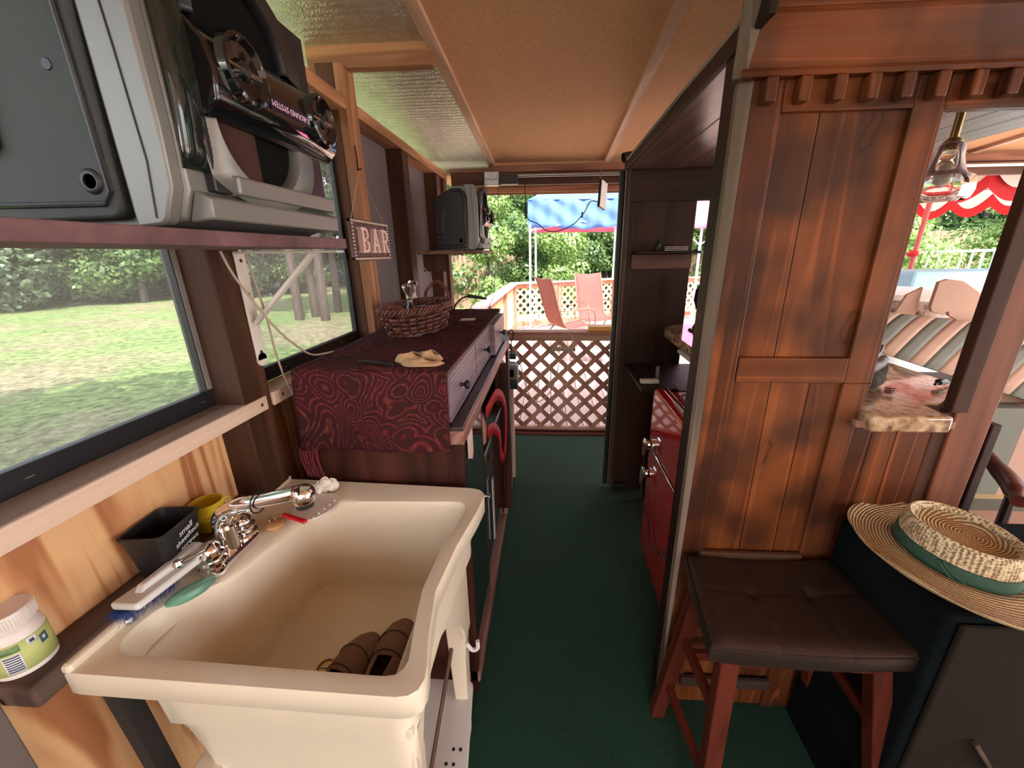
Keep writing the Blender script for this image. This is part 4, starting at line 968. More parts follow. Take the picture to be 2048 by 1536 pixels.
# ---- objects on the credenza
rg_ = MB()
def blobf(cx, cy, rx, ry, h, z0, seed):
    return lambda u, v: (cx+rx*(1+.12*math.sin(u*12.566+seed)+.06*math.sin(u*31))*math.cos(u*2*PI)*math.sin(v*PI/2+.001), cy+ry*(1+.15*math.sin(u*18.85+seed*2))*math.sin(u*2*PI)*math.sin(v*PI/2+.001), z0+h*math.cos(v*PI/2)*(1+.25*math.sin(u*9+v*7)))
for cx_, cy_, rx_, ry_, h_, sd_ in ((-.355, 1.055, .055, .030, .016, 1.3), (-.395, 1.085, .045, .028, .024, 2.1), (-.345, 1.10, .040, .024, .026, 4.1), (-.375, 1.12, .05, .02, .018, 5.0)):
    rg_.grid(blobf(cx_, cy_, rx_, ry_, h_, 1.207, sd_), 40, 14)
tag(rg_.build('dust_cloth', M['sponge'], None, smooth=True), 'crumpled tan shop cloth on the paisley runner', 'cloth')
MB().tube([(-.54, 1.055, 1.212), (-.43, 1.03, 1.213)], .004, 6)
hk = thing('metal_file', (-.49, 1.05, 1.207), 'thin dark metal tool lying left of the tan cloth', 'tool')
MB().beam((-.545, 1.07, 1.212), (-.47, 1.052, 1.212), .010, .006).build('blade', M['darkmetal'], hk, bevel=.001)
MB().beam((-.47, 1.052, 1.212), (-.425, 1.033, 1.212), .006, .005).build('tang', M['darkmetal'], hk, bevel=.001)
tag(MB().prism([(-.41, 1.80), (-.345, 1.81), (-.35, 1.875), (-.415, 1.86)], 'z', 1.2085, 1.2095).build('paper_scrap', M['paper'], None), 'small green-white paper scrap near the far end of the runner', 'paper')
# basket
bk = thing('wicker_basket', (-.53, 1.55, 1.206), 'reddish brown oval wicker basket with a braided rim on the runner', 'basket')
bcx, bcy = -.535, 1.60
def bell(a, r, z, rx=.105, ry=.205, rot=R(-8)):
    x = rx*r*math.copysign(abs(math.cos(a))**.85, math.cos(a)); y = ry*r*math.copysign(abs(math.sin(a))**.85, math.sin(a))
    return Vector((bcx+x*math.cos(rot)-y*math.sin(rot), bcy+x*math.sin(rot)+y*math.cos(rot), z))
NS = 22; nr = 5
for k in range(NS):
    a0 = 2*PI*k/NS
    MB().tube([bell(a0, .84+.17*t/6, 1.212+.085*t/6) for t in range(7)], .0022, 5).build('stake', pbr('dark_wicker', (.05, .016, .011), .45), bk, smooth=True)
for r_ in range(nr):
    z0 = 1.216+r_*.0165; rr = .85+.035*r_
    for k in range(NS):
        sgn = 1 if (k+r_) % 2 else -1
        def wf(u, v):
            a = 2*PI*(k+u)/NS; return bell(a, rr+.006*v+sgn*.05*math.sin(PI*u), z0+.0145*v)
        MB().grid(wf, 5, 1).build('woven_strip', M['wicker'], bk, smooth=True, solid=.0018)
for off in (0, 1, 2):
    MB().tube([bell(2*PI*k/120, 1.04+.03*math.cos(2*PI*k/120*19+off*2.1), 1.303+.010*math.sin(2*PI*k/120*19+off*2.1)) for k in range(120)], .0052, 6, True).build('rim_braid', M['wicker'], bk, smooth=True)
for off in (0, 1):
    MB().tube([bell(2*PI*k/96, .86+.015*math.cos(k*.9+off*3.1), 1.2105+.0035*math.sin(k*.9+off*3.1)) for k in range(96)], .0035, 5, True).build('base_braid', M['wicker'], bk, smooth=True)
MB().prism([(p.x, p.y) for p in (bell(2*PI*k/40, .84, 0) for k in range(40))], 'z', 1.207, 1.211).build('basket_floor', M['wicker'], bk)
hp = bez([bell(R(62), 1.02, 1.30), bell(R(66), 1.03, 1.345), bell(R(90), 1.03, 1.385), bell(R(112), 1.03, 1.345), bell(R(116), 1.02, 1.30)], 8)
for off in (0, 2.1, 4.2):
    MB().tube([p+Vector((.005*math.cos(i*.9+off), .005*math.sin(i*.9+off), .003*math.sin(i*.9+off))) for i, p in enumerate(hp)], .0035, 6).build('handle', M['wicker'], bk, smooth=True)
hp = bez([bell(R(-62), 1.02, 1.30), bell(R(-80), 1.05, 1.322), bell(R(-100), 1.05, 1.322), bell(R(-116), 1.02, 1.30)], 8)
for off in (0, 2.1, 4.2):
    MB().tube([p+Vector((.006*math.cos(i*.9+off), .006*math.sin(i*.9+off), .004*math.sin(i*.9+off))) for i, p in enumerate(hp)], .004, 6).build('handle', M['wicker'], bk, smooth=True)
def bottle(loc, s, mat, capm, label, name='bottle'):
    t = thing(name, loc, label, 'bottle', None)
    MB().lathe([(0, 0), (.022*s, 0), (.025*s, .005*s), (.025*s, .07*s), (.012*s, .09*s), (.011*s, .108*s), (0, .108*s)], loc, n=24).build('body', mat, t, smooth=True)
    MB().lathe([(0, .108*s), (.013*s, .108*s), (.012*s, .122*s), (.016*s, .135*s), (.024*s, .150*s), (.025*s, .160*s), (.018*s, .168*s), (0, .170*s)], loc, n=24).build('stopper', capm, t, smooth=True)
    return t
bottle((-.565, 1.60, 1.212), 1.05, M['gloss'], M['glass'], 'dark bottle with a clear mushroom-shaped glass stopper standing in the basket')
bottle((-.70, 2.05, 1.206), 1.0, M['jar'], M['glass'], 'white bottle standing behind the basket by the third post')
j = thing('small_jar', (-.50, 1.71, 1.212), 'small glass jar inside the wicker basket, near its handle', 'jar')
MB().lathe([(0, 0), (.02, 0), (.022, .05), (.018, .06), (.018, .07), (0, .07)], (-.50, 1.70, 1.212), n=20).build('body', M['glass'], j, smooth=True)
BX('lid', (-.515, 1.685, 1.282, -.485, 1.715, 1.292), M['steel'], j, bevel=.003)
# ============================================================ speakers
def speaker(loc, sc, label, txt, sidem):
    """lies on its side on a shelf; built in local coords (X out, Y along, Z up)"""
    t = thing('loudspeaker', loc, label, 'speaker', None)
    Mx = Matrix.Translation(loc) @ Matrix.Diagonal((sc, sc, sc, 1))
    L = .375
    def B(name, mb, mat, par=t, **k): return mb.xf(Mx).build(name, mat, par, **k)
    prof = [(.085, .0), (.30, .0), (.335, .012), (.352, .05), (.352, .30), (.335, .345), (.30, .372), (.20, .365), (.085, .30)]
    body = B('cabinet', MB().prism(prof, 'y', .02, L), M['silver'], smooth=True, bevel=.006, seg=2)
    sp = rpoly([(.086, .008, .0), (.275, .012, .02), (.288, .30, .05), (.262, .352, .03), (.19, .350, .02), (.086, .29, 0)], 5)
    sd = B('side_panel', MB().prism(sp, 'y', -.004, .022), sidem, bevel=.005, seg=3, smooth=True)
    lip = [(.09, .030), (.255, .030), (.268, .045), (.268, .29), (.25, .335), (.20, .335)]
    B('panel_lip', MB().tube([(x, -.004, z) for x, z in lip], .004, 8), M['blackpl'], sd, smooth=True)
    B('inner_panel', MB().prism(rpoly([(.088, .095, 0), (.125, .095, .015), (.145, .24, .02), (.088, .24, 0)], 4), 'y', -.010, -.003), sidem, sd, bevel=.003, smooth=True)
    B('inner_lip', MB().tube([(.09, -.006, .09), (.120, -.006, .09), (.134, -.006, .10), (.150, -.006, .24)], .0035, 8), M['blackpl'], sd, smooth=True)
    B('foot_pad', MB().lathe([(0, 0), (.009, 0), (.009, .003), (.012, .003), (.015, .001), (.016, 0)], (.245, -.004, .057), (0, -1, 0), 28), M['blackpl'], sd, smooth=True)
    B('screw_hole', MB().lathe([(0, .001), (.006, .001), (.007, 0)], (.235, -.004, .185), (0, -1, 0), 16), M['frame'], sd)
    # silver trims wrapping the near edge
    tr = rpoly([(.285, .0, 0), (.328, .004, .01), (.348, .05, 0), (.352, .12, 0), (.352, .30, .0), (.335, .372, .01), (.27, .372, 0), (.288, .30, .03)], 4)
    B('edge_trim', MB().prism(tr, 'y', .0, .022), M['silver'], bevel=.004, smooth=True)
    B('trim_seam', MB().tube([(.317, -.0005, .012), (.325, -.0005, .08), (.322, -.0005, .2), (.315, -.0005, .36)], .0012, 6), M['frame'])
    # dark glossy baffle zone next to the trim
    def baf(u, v):
        y = .022+.050*u; z = .075+.275*v; return (.3525+.010*math.sin(PI*v)+.006*math.sin(PI*u), y, z)
    B('driver_plate', MB().box(.350, .07, .05, .356, .37, .36), M['frame'])
    b = MB(); b.grid(baf, 6, 10); B('front_baffle', b, M['doorglass'], smooth=True, solid=.006)
    # bezel bar with the two tweeters
    bz = [(.35, .148), (.372, .145), (.392, .165), (.396, .20), (.388, .235), (.366, .262), (.35, .262)]
    bez_ = B('tweeter_bezel', MB().prism(bz, 'y', .062, .378), M['gloss'], smooth=True, bevel=.004, ang=45)
    for yc_, zc in ((.122, .218), (.325, .210)):
        q = B('tweeter', MB().lathe([(.0, .004), (.012, .006), (.016, .0), (.034, .004), (.040, .012), (.045, .010), (.048, 0)], (.392, yc_, zc), (1, 0, .05), 32), M['gloss'], smooth=True)
        B('tweeter_ring', MB().tube([(.400, yc_+.041*math.cos(a), zc+.041*math.sin(a)) for a in [2*PI*k/32 for k in range(32)]], .003, 6, True), M['chrome'] if 0 else M['gloss'], q, smooth=True)
        B('dome', MB().lathe([(0, .012), (.008, .009), (.012, 0)], (.392, yc_, zc), (1, 0, 0), 20), M['blackpl'], q, smooth=True)
        B('divider', MB().box(.394, yc_-.045, zc-.002, .400, yc_+.045, zc+.002), M['chrome'], q)
    if txt:
        B('text_plate', MB().box(.394, .172, .186, .3965, .282, .206), pbr('violet_black', (.02, .012, .03), .15), bez_, bevel=.001)
        o = text('X-ROUND SYSTEM', .0125, Mx @ frame((.3972, .227, .1965), (0, -1, 0), (0, 0, -1)) , pbr('lettering_pink', (.75, .55, .65), .4), 'lettering', bez_, sp=1.02)
    # lower silver surround with the woofer, upper mirror one in black
    for k, (zc, mt, ring) in enumerate(((.115, M['silver'], M['silver']), (.300, M['blackpl'], M['blackpl']))):
        yc_ = .172
        sg = 1 if k == 0 else -1
        z0, z1 = (.045, .15) if k == 0 else (.262, .355)
        # surround plate with a round cut: build as ring sector loft
        NN = 40; ou = []; inn = []; inb = []
        for i in range(NN+1):
            a = PI+PI*i/NN if k == 0 else PI*i/NN
            c_, s_ = math.cos(a), math.sin(a)
            yy = yc_+.150*c_*1.0; zz = zc+(.03 if k == 0 else -.03)+.118*s_
            ou.append((.356+.012*abs(s_), min(.365, max(.055, yc_+.165*c_)), zc+.035*(-sg)*-1*0+.035*sg+sg*-1*0+.115*s_*1.0))
            inn.append((.372, yc_+.098*c_, zc+.035*sg+.090*s_)); inb.append((.352, yc_+.090*c_, zc+.035*sg+.082*s_))
        B('woofer_surround', MB().loft([ou, inn, inb], False, False, closed=False), ring, smooth=True, solid=.004)
        B('woofer_cone', MB().lathe([(0, -.020), (.03, -.022), (.07, -.010), (.092, .0)], (.357, yc_, zc+.035*sg*.6), (1, 0, 0), 32, sx=1, sy=.86), pbr('cone_black', (.006, .006, .006), .95, spec=.08), smooth=True)
    gm = pbr('copper_mesh', (.11, .05, .035), .5, .6, bump=1, bs=900)
    B('woofer_grille', MB().grid(lambda u, v: (.362+.004*math.sin(PI*u), (.090+.075*u), .075+.075*v), 6, 6), gm, smooth=True, solid=.002)
    fb = [(.335, .008), (.372, .012), (.374, .040), (.352, .05)]
    B('bottom_bar', MB().prism(fb, 'y', .03, .378), M['silver'], bevel=.003, smooth=True)
    B('bracket_step', MB().prism([(.352, .048), (.378, .050), (.380, .075), (.352, .080)], 'y', .085, .36), M['silver'], bevel=.003)
    B('black_gap', MB().prism([(.352, .05), (.366, .05), (.366, .15), (.352, .16)], 'y', .055, .088), M['frame'], bevel=.002)
    return t
sh = thing('wall_shelf', (-.65, .5, 1.515), 'dusty maroon shelf board under the large near speaker', 'shelf')
MB().prism([(-.756, -.6), (-.505, -.6), (-.472, .952), (-.756, .952)], 'z', 1.5145, 1.536).build('shelf_board', M['maroon'], sh, bevel=.002)
wbk = thing('shelf_bracket', (-.75, .975, 1.3), 'white metal shelf bracket screwed to the post beside the first window', 'bracket')
BX('back_plate', (-.7585, .955, 1.24, -.754, .990, 1.512), M['wht2'], wbk, bevel=.0015)
MB().lathe([(0, 0), (.0175, 0), (.0175, .0045), (0, .0045)], (-.7585, .9725, 1.242), (1, 0, 0), 20).build('plate_end', M['wht2'], wbk)
BX('top_arm', (-.757, .952, 1.506, -.50, .990, 1.511), M['wht2'], wbk, bevel=.0015)
MB().beam((-.752, .9725, 1.335), (-.570, .9725, 1.505), .020, .009).build('strut', M['wht2'], wbk, bevel=.002)
for z in (1.49, 1.41, 1.262): MB().lathe([(0, 0), (.0045, 0), (.003, .002), (0, .0025)], (-.754, .973, z), (1, 0, 0), 10).build('screw', M['darkmetal'], wbk, smooth=True)
speaker((-.843, .545, 1.538), 1.0, 'large near loudspeaker with silver trim lying on the maroon shelf', True, M['grnpl'])
fs = thing('wall_shelf', (-.6, 2.6, 1.49), 'small wooden shelf between the posts under the far black speaker', 'shelf')
BX('shelf_board', (-.76, 2.35, 1.498, -.385, 2.86, 1.519), wood('far_shelf', (.10, .05, .035), (.24, .13, .09), 'y', .6), fs)
BX('bracket', (-.757, 2.44, 1.40, -.60, 2.455, 1.498), darkpost('z'), fs)
speaker((-.742, 2.42, 1.519), .94, 'black far loudspeaker on the small shelf beside the gate opening', False, M['blackpl'])
# ============================================================ BAR sign
sn = thing('bar_sign', (-.738, 1.71, 1.555), 'small framed BAR sign with raised pinkish letters hung from a nail by wire', 'sign')
BX('sign_board', (-.752, 1.545, 1.486, -.744, 1.885, 1.624), M['signback'], sn)
for bx in ((-.752, 1.538, 1.478, -.738, 1.892, 1.494), (-.752, 1.538, 1.616, -.738, 1.892, 1.632), (-.752, 1.538, 1.478, -.738, 1.556, 1.632), (-.752, 1.874, 1.478, -.738, 1.892, 1.632)): BX('frame_bar', bx, M['signback'], sn)
bd = MB()
def bead(y, z): bd.lathe([(0, -.001), (.0045, 0), (.0035, .004), (0, .005)], (-.738, y, z), (1, 0, 0), 8)
for k in range(27): bead(1.545+k*.01307, 1.486); bead(1.545+k*.01307, 1.624)
for k in range(10): bead(1.547, 1.498+k*.0128); bead(1.883, 1.498+k*.0128)
tag(bd.build('frame_beads', M['bead'], sn, smooth=True), kind='stuff')
def letter(ch, yc, parts):
    b = MB()
    for p in parts: b.prism([(yc+a*.001, 1.508+c*.001) for a, c in p], 'x', -.744, -.724)
    b.build('letter_'+ch, M['pinkwhite'], sn, bevel=.0008)
def half(cx, cz, ro, ri, a0, a1, sxx=1.0):
    out = [(cx+ro*math.cos(R(a0+(a1-a0)*k/8))*sxx, cz+ro*math.sin(R(a0+(a1-a0)*k/8))) for k in range(9)]
    return out+[(cx+ri*math.cos(R(a1+(a0-a1)*k/8))*sxx, cz+ri*math.sin(R(a1+(a0-a1)*k/8))) for k in range(9)]
B_ = [[(-36, 0), (-36, 8), (-28, 8), (-28, 86), (-36, 86), (-36, 94), (4, 94), (4, 84), (-12, 84), (-12, 53), (4, 53), (4, 43), (-12, 43), (-12, 10), (4, 10), (4, 0)], half(4, 68.5, 25.5, 12, -90, 90), half(4, 27, 27, 14, -90, 90)]
A_ = [[(-40, 0), (-40, 8), (-33, 8), (-8, 94), (8, 94), (33, 8), (40, 8), (40, 0), (8, 0), (8, 8), (15, 8), (10, 26), (-10, 26), (-15, 8), (-8, 8), (-8, 0)]]
A_ = [[(-40, 0), (-40, 8), (-33, 8), (-8, 94), (0, 94), (0, 66), (-8, 35), (0, 35), (0, 25), (-11, 25), (-16, 8), (-8, 8), (-8, 0)], [(40, 0), (40, 8), (33, 8), (8, 94), (0, 94), (0, 66), (8, 35), (0, 35), (0, 25), (11, 25), (16, 8), (8, 8), (8, 0)]]
R_ = [[(-36, 0), (-36, 8), (-28, 8), (-28, 86), (-36, 86), (-36, 94), (4, 94), (4, 84), (-12, 84), (-12, 51), (4, 51), (4, 41), (-12, 41), (-12, 8), (-5, 8), (-5, 0)], half(4, 67.5, 26.5, 14, -90, 90), [(-2, 42), (12, 44), (28, 8), (36, 8), (36, 0), (16, 0)]]
letter('b', 1.625, B_); letter('a', 1.722, A_); letter('r', 1.818, R_)
MB().tube([(-.742, 1.56, 1.632), (-.752, 1.70, 1.815), (-.742, 1.86, 1.632)], .0014, 5).build('hanging_wire', M['cable'], sn)
MB().tube([(-.757, 1.70, 1.818), (-.74, 1.70, 1.820)], .003, 6).build('nail', M['darkmetal'], sn)
MB().tube([(-.754, 1.697, 1.90), (-.752, 1.699, 1.86), (-.7535, 1.70, 1.818)], .0022, 5).build('hook_cord', M['darkmetal'], sn)
# ============================================================ fridge
fr = thing('retro_fridge', (.72, 1.5, 0), 'glossy red retro mini fridge with chrome latch handles under the bar counter', 'fridge')
def shell(x0, x1, y0, y1, z0, z1, r=.02):
    P = rpoly([(x0, z0, .01), (x1, z0, .01), (x1, z1, .04), (x0, z1, .05)], 6); return MB().prism(P, 'y', y0, y1)
shell(.535, .98, 1.285, 1.765, .03, .885).build('cabinet', M['red'], fr, bevel=.012, seg=3, smooth=True)
d1 = MB().prism(rpoly([(.487, .02, .02), (.532, .02, .004), (.532, .605, .004), (.487, .605, .012)], 5), 'y', 1.28, 1.77).build('fridge_door', M['red'], fr, bevel=.008, seg=3, smooth=True)
d2 = MB().prism(rpoly([(.487, .622, .012), (.532, .622, .004), (.532, .898, .01), (.487, .898, .045)], 7), 'y', 1.28, 1.77).build('freezer_door', M['red'], fr, bevel=.008, seg=3, smooth=True)
BX('chrome_strip', (.482, 1.24, .606, .489, 1.76, .620), M['chrome'], fr, bevel=.002)
BX('gasket', (.530, 1.285, .03, .538, 1.765, .888), M['frame'], fr)
BX('top_trim', (.545, 1.28, .888, .552, 1.77, .897), M['brass'], fr, bevel=.001)
for z, par in ((.640, d2), (.487, d1)):
    q = MB().lathe([(.0, 0), (.024, 0), (.024, .012), (.020, .026), (.012, .030), (0, .031)], (.487, 1.715, z), (-1, 0, 0), 24).build('latch_base', M['chrome'], par, smooth=True)
    MB().loft([[(.452, 1.745, z+.022), (.464, 1.745, z+.022), (.464, 1.70, z+.022), (.452, 1.70, z+.022)], [(.446, 1.74, z-.015), (.462, 1.74, z-.015), (.462, 1.70, z-.015), (.446, 1.70, z-.015)], [(.444, 1.725, z-.062), (.452, 1.725, z-.062), (.452, 1.712, z-.062), (.444, 1.712, z-.062)]]).build('latch_lever', M['chrome'], q, bevel=.003, smooth=True)
MB().tube(bez([(.476, 1.77, .60), (.478, 1.80, .52), (.47, 1.77, .36), (.474, 1.70, .30), (.476, 1.60, .265), (.476, 1.58, .21), (.476, 1.47, .23), (.478, 1.38, .30), (.484, 1.22, .305)], 6), .003, 6).build('hanging_cord', M['blackc'], fr, smooth=True)
# coil of black wire on the fridge, white tray and figure on the under shelf
wr = thing('wire_coil', (.62, 1.5, .9), 'tangled thin black wire lying on top of the red fridge', 'wire')
pth = [(.62+.075*math.cos(i*.42)+.02*math.sin(i*.9), 1.55+.085*math.sin(i*.42)+.02*math.cos(i*1.3), .903+.006*math.sin(i*.7)+.004) for i in range(52)]
MB().tube(bez(pth, 3), .0019, 5).build('loops', M['blackc'], wr, smooth=True)
tag(BX('foam_block', (.46, 1.93, .866, .555, 1.965, .888), M['tissue'], None, bevel=.008, seg=3, smooth=True), 'small cream block on the shelf left of the fridge', 'block')
rf = thing('ring_figure', (.75, 1.80, .9), 'white wire ring with a small beige ornament behind the fridge top', 'ornament')
MB().tube([(.77+.075*math.cos(a), 1.82, .955+.045*math.sin(a)) for a in [2*PI*k/28 for k in range(28)]], .0025, 6, True).build('ring', M['tissue'], rf, smooth=True)
for k in range(7): MB().tube([(.775, 1.80, .935), (.775+.035*math.cos(k*.9), 1.80, .935+.03*math.sin(k*.9))], [.009, .006], 6).build('petal', M['tissue'], rf, smooth=True)
tag(MB().tube([(.565, 2.02, .866), (.565, 2.02, .935)], [.011, .011], 12).build('small_tube', M['steel'], None, smooth=True), 'slim metallic tube standing on the under-counter shelf', 'tube')
lt = thing('counter_light', (.66, 1.8, 1.0), 'slim white light bar under the granite counter edge', 'light bar')
BX('bar', (.645, 1.62, 1.012, .672, 2.0, 1.03), M['white'], lt, bevel=.004)
BX('mount', (.655, 1.75, 1.03, .665, 1.80, 1.06), M['steel'], lt)
# figurine silhouette on the counter
fg = thing('covered_figure', (.80, 2.1, 1.104), 'dark rounded helmet-like object standing on the granite counter corner', 'figure')
MB().loft([[(x0+.5*(x1-x0)*(1+math.cos(a)), 2.12+.055*s*math.sin(a), z) for a in [2*PI*k/20 for k in range(20)]] for x0, x1, s, z in ((.742, .87, .9, 1.105), (.750, .87, .9, 1.12), (.765, .865, .9, 1.15), (.770, .865, .9, 1.18), (.755, .87, 1, 1.22), (.740, .885, 1.1, 1.26), (.745, .90, 1.2, 1.31), (.765, .905, 1.2, 1.345), (.79, .90, 1.0, 1.372), (.83, .88, .5, 1.388))]).build('body', M['frame'], fg, smooth=True)
MB().tube(bez([(.760, 2.07, 1.232), (.80, 2.055, 1.226), (.86, 2.06, 1.232)], 5), .004, 6).build('mouth_fold', M['blackpl'], fg, smooth=True)
MB().prism([(.728, 1.104), (.765, 1.104), (.765, 1.112), (.735, 1.115)], 'y', 2.09, 2.13).build('base_foot', M['frame'], fg)
MB().tube([(.742, 2.08, 1.225), (.722, 2.07, 1.205)], .0018, 4).build('whisker', M['darkmetal'], fg)
sp_ = thing('swim_goggles', (.64, 2.27, 1.502), 'small dark figurine and stacked coasters on the end panel shelf', 'coasters')
for k in range(3): BX('coaster', (.60, 2.24, 1.503+.008*k, .72, 2.32, 1.508+.008*k), M['steel'], sp_, bevel=.001)
MB().lathe([(0, 0), (.018, .0), (.012, .02), (.016, .035), (.006, .055), (0, .06)], (.575, 2.28, 1.503), n=12).build('figurine', M['frame'], sp_, smooth=True)
sp_.name = 'coaster_stack'
ob = thing('spot_lamp', (.40, 2.31, 1.94), 'small black spot lamp at the corner of the bar soffit', 'lamp')
MB().lathe([(0, 0), (.014, 0), (.022, .03), (.024, .075), (.020, .075), (.012, .03), (0, .025)], (.435, 2.31, 1.968), (-1, -.35, -.25), 24).build('lamp_can', M['blackpl'], ob, smooth=True)
MB().tube([(.41, 2.31, 1.94), (.415, 2.31, 1.965)], .007, 8).build('stem', M['blackpl'], ob)
# ============================================================ stool
stl = thing('bar_stool', (.6, .83, 0), 'dark brown tufted vinyl bar stool with a mahogany frame', 'stool')
def seat_fn(u, v):
    x0 = .372+.035*v; x1 = .838-.028*v*0-.03*v
    x = x0+(x1-x0)*u; y = .69+.285*v
    e_ = min(1, 14*min(u, 1-u))*min(1, 10*min(v, 1-v))
    sd_ = .014*(2*u-1)**2
    z = .640+sd_+.012*math.sin(PI*min(1, max(0, u)))**.4*math.sin(PI*v)**.4*0+.010*(e_**.5)
    for bu in (.33, .67):
        d2_ = ((u-bu)*.44)**2+((v-.55)*.285)**2; z -= .010*math.exp(-d2_/.00035)
        z -= .0025*math.exp(-((u-bu)*.44)**2/.00002)
    z -= .0025*math.exp(-((v-.55)*.285)**2/.00002)
    return (x, y, z)
mb = MB(); nu, nv = 60, 40; mb.grid(seat_fn, nu, nv)
edge = [(i, 0) for i in range(nu)]+[(nu, j) for j in range(nv)]+[(i, nv) for i in range(nu, 0, -1)]+[(0, j) for j in range(nv, 0, -1)]
ring0 = [seat_fn(i/nu, j/nv) for i, j in edge]
cx_, cy_ = .603, .832
def rs(k, z): return [(cx_+(p[0]-cx_)*k, cy_+(p[1]-cy_)*k, p[2]+z) for p in ring0]
mb.loft([ring0, rs(1.012, -.006), rs(1.018, -.02), rs(1.012, -.042), rs(.99, -.052)], False, True)
mb.build('seat_cushion', M['vinyl'], stl, smooth=True, ang=60)
MB().tube([(p[0], p[1], p[2]-.006) for p in rs(1.016, 0)], .0022, 5, True).build('piping', M['vinyl'], stl, smooth=True)
for bu in (.33, .67):
    p = seat_fn(bu, .55); MB().lathe([(0, 0), (.009, 0), (.007, .004), (0, .005)], (p[0], p[1], p[2]-.001), n=16).build('button', M['vinyl'], stl, smooth=True)
BX('seat_frame', (.41, .715, .555, .80, .955, .592), mahog('x'), stl)
lg = {}
for sx in (0, 1):
    for sy in (0, 1):
        top = Vector((.437 if sx == 0 else .778, .735 if sy == 0 else .925, .59)); bot = Vector((.415 if sx == 0 else .865, .665 if sy == 0 else .965, 0))
        if sx == 0 and sy == 1: bot = Vector((.375, .965, 0))
        if sx == 0 and sy == 0: bot = Vector((.42, .68, 0))
        lg[sx, sy] = (top, bot)
        MB().beam(bot, top, .042, .036, up=(0, 1, 0), w2=.044, h2=.038).build('leg', mahog('z'), stl, bevel=.003)
def at_(k, z): t_, b_ = lg[k]; f_ = z/.59; return b_+(t_-b_)*f_
for a, b_, zs in (((0, 0), (1, 0), (.185,)), ((0, 1), (1, 1), (.30, .42)), ((0, 0), (0, 1), (.16, .38)), ((1, 0), (1, 1), (.16, .38))):
    for z in zs: MB().beam(at_(a, z), at_(b_, z), .018, .032).build('rung', mahog('x' if a[1] == b_[1] else 'y'), stl, bevel=.002)
# ============================================================ PA cabinet and hat
pc_ = thing('speaker_cabinet', (1.05, .82, 0), 'black carpeted floor speaker with a bronze grille carrying the straw hat', 'speaker')
MB().prism([(.66, 0.0), (.985, .0), (.985, .79), (.665, .79)], 'x', .815, 1.30).build('carpeted_box', M['blackfab'], pc_, bevel=.012, seg=3)
MB().prism([(.652, .03), (.664, .03), (.664, .778), (.652, .778)], 'x', .832, 1.29).build('grille', M['grille'], pc_, bevel=.006)
MB().beam((.95, .645, .455), (1.04, .645, .33), .012, .010).build('grille_scuff_bar', weathered('x'), pc_, bevel=.002)
ht = thing('straw_hat', (.97, .82, .80), 'straw fedora with a wide brim and green ribbon on the black speaker', 'hat')
HC = Vector((.945, .815, .812)); HM = Matrix.Translation(HC) @ Matrix.Rotation(R(20), 4, 'Z') @ Matrix.Rotation(R(3), 4, 'X')
def ell(r, z, rx, ry, lift=0): return [HM @ Vector((rx*r*math.cos(a), ry*r*math.sin(a), z+lift*math.cos(a)**2)) for a in [2*PI*k/72 for k in range(72)]]
CX, CY = .088, .108
br_ = MB(); br_.loft([ell(1, .004, CX+.002, CY+.002), ell(1, .0, .110, .13, .000), ell(1, -.006, .14, .165, .002), ell(1, -.004, .168, .195, .006), ell(1, .004, .176, .205, .012)], False, False)
br_.build('brim', M['straw'], ht, smooth=True, solid=.003)
cr = MB(); cr.loft([ell(1, .0, CX, CY), ell(1, .03, CX*.99, CY*.985), ell(1, .062, CX*.97, CY*.96), ell(1, .078, CX*.955, CY*.94), ell(1, .084, CX*.91, CY*.90), ell(1, .081, CX*.86, CY*.85), ell(1, .070, CX*.81, CY*.80)], False, False)
cr.build('crown', M['meshstraw'], ht, smooth=True, solid=.003)
MB().loft([ell(1, .070, CX*.82, CY*.81), ell(1, .060, CX*.70, CY*.70), ell(1, .058, CX*.35, CY*.35), ell(1, .060, CX*.02, CY*.02)], False, True).build('crown_top', M['straw'], ht, smooth=True)
MB().loft([ell(1, .003, CX*1.035, CY*1.03), ell(1, .015, CX*1.04, CY*1.035), ell(1, .034, CX*1.02, CY*1.018), ell(1, .035, CX*1.0, CY*1.0)], False, False).build('ribbon', M['greenband'], ht, smooth=True, solid=.002)
q = [HM @ Vector((-CX*1.06*math.cos(a), -CY*1.06*math.sin(a), z)) for a, z in ((R(8), .032), (R(16), .015), (R(24), .004), (R(34), .006), (R(22), .018), (R(12), .034))]
MB().tube(q, .003, 6).build('ribbon_fold', M['greenband'], ht, smooth=True)
# ============================================================ cables at the left
tag(MB().tube(bez([(-.745, .905, 1.512), (-.735, .915, 1.46), (-.715, .945, 1.38), (-.70, .985, 1.31), (-.70, 1.05, 1.255), (-.70, 1.11, 1.22), (-.69, 1.20, 1.2075)], 6), .0028, 6).build('speaker_cable', M['cable'], None, smooth=True), 'beige speaker cable running from the shelf down to the runner', 'cable')
tag(MB().tube(bez([(-.725, .955, 1.512), (-.72, .96, 1.44), (-.725, .98, 1.35), (-.735, 1.0, 1.25), (-.735, 1.02, 1.16), (-.725, 1.05, 1.07), (-.715, 1.07, 1.02)], 6), .0026, 6).build('speaker_cable', M['cable'], None, smooth=True), 'beige speaker cable hanging straight down behind the cloth corner', 'cable')
tag(MB().tube(bez([(-.755, 2.36, 1.497), (-.75, 2.38, 1.44), (-.73, 2.42, 1.40), (-.71, 2.46, 1.33)], 6), .0022, 6).build('speaker_cable', M['cable'], None, smooth=True), 'pale thin cable dropping from the far speaker shelf to the jar', 'cable')
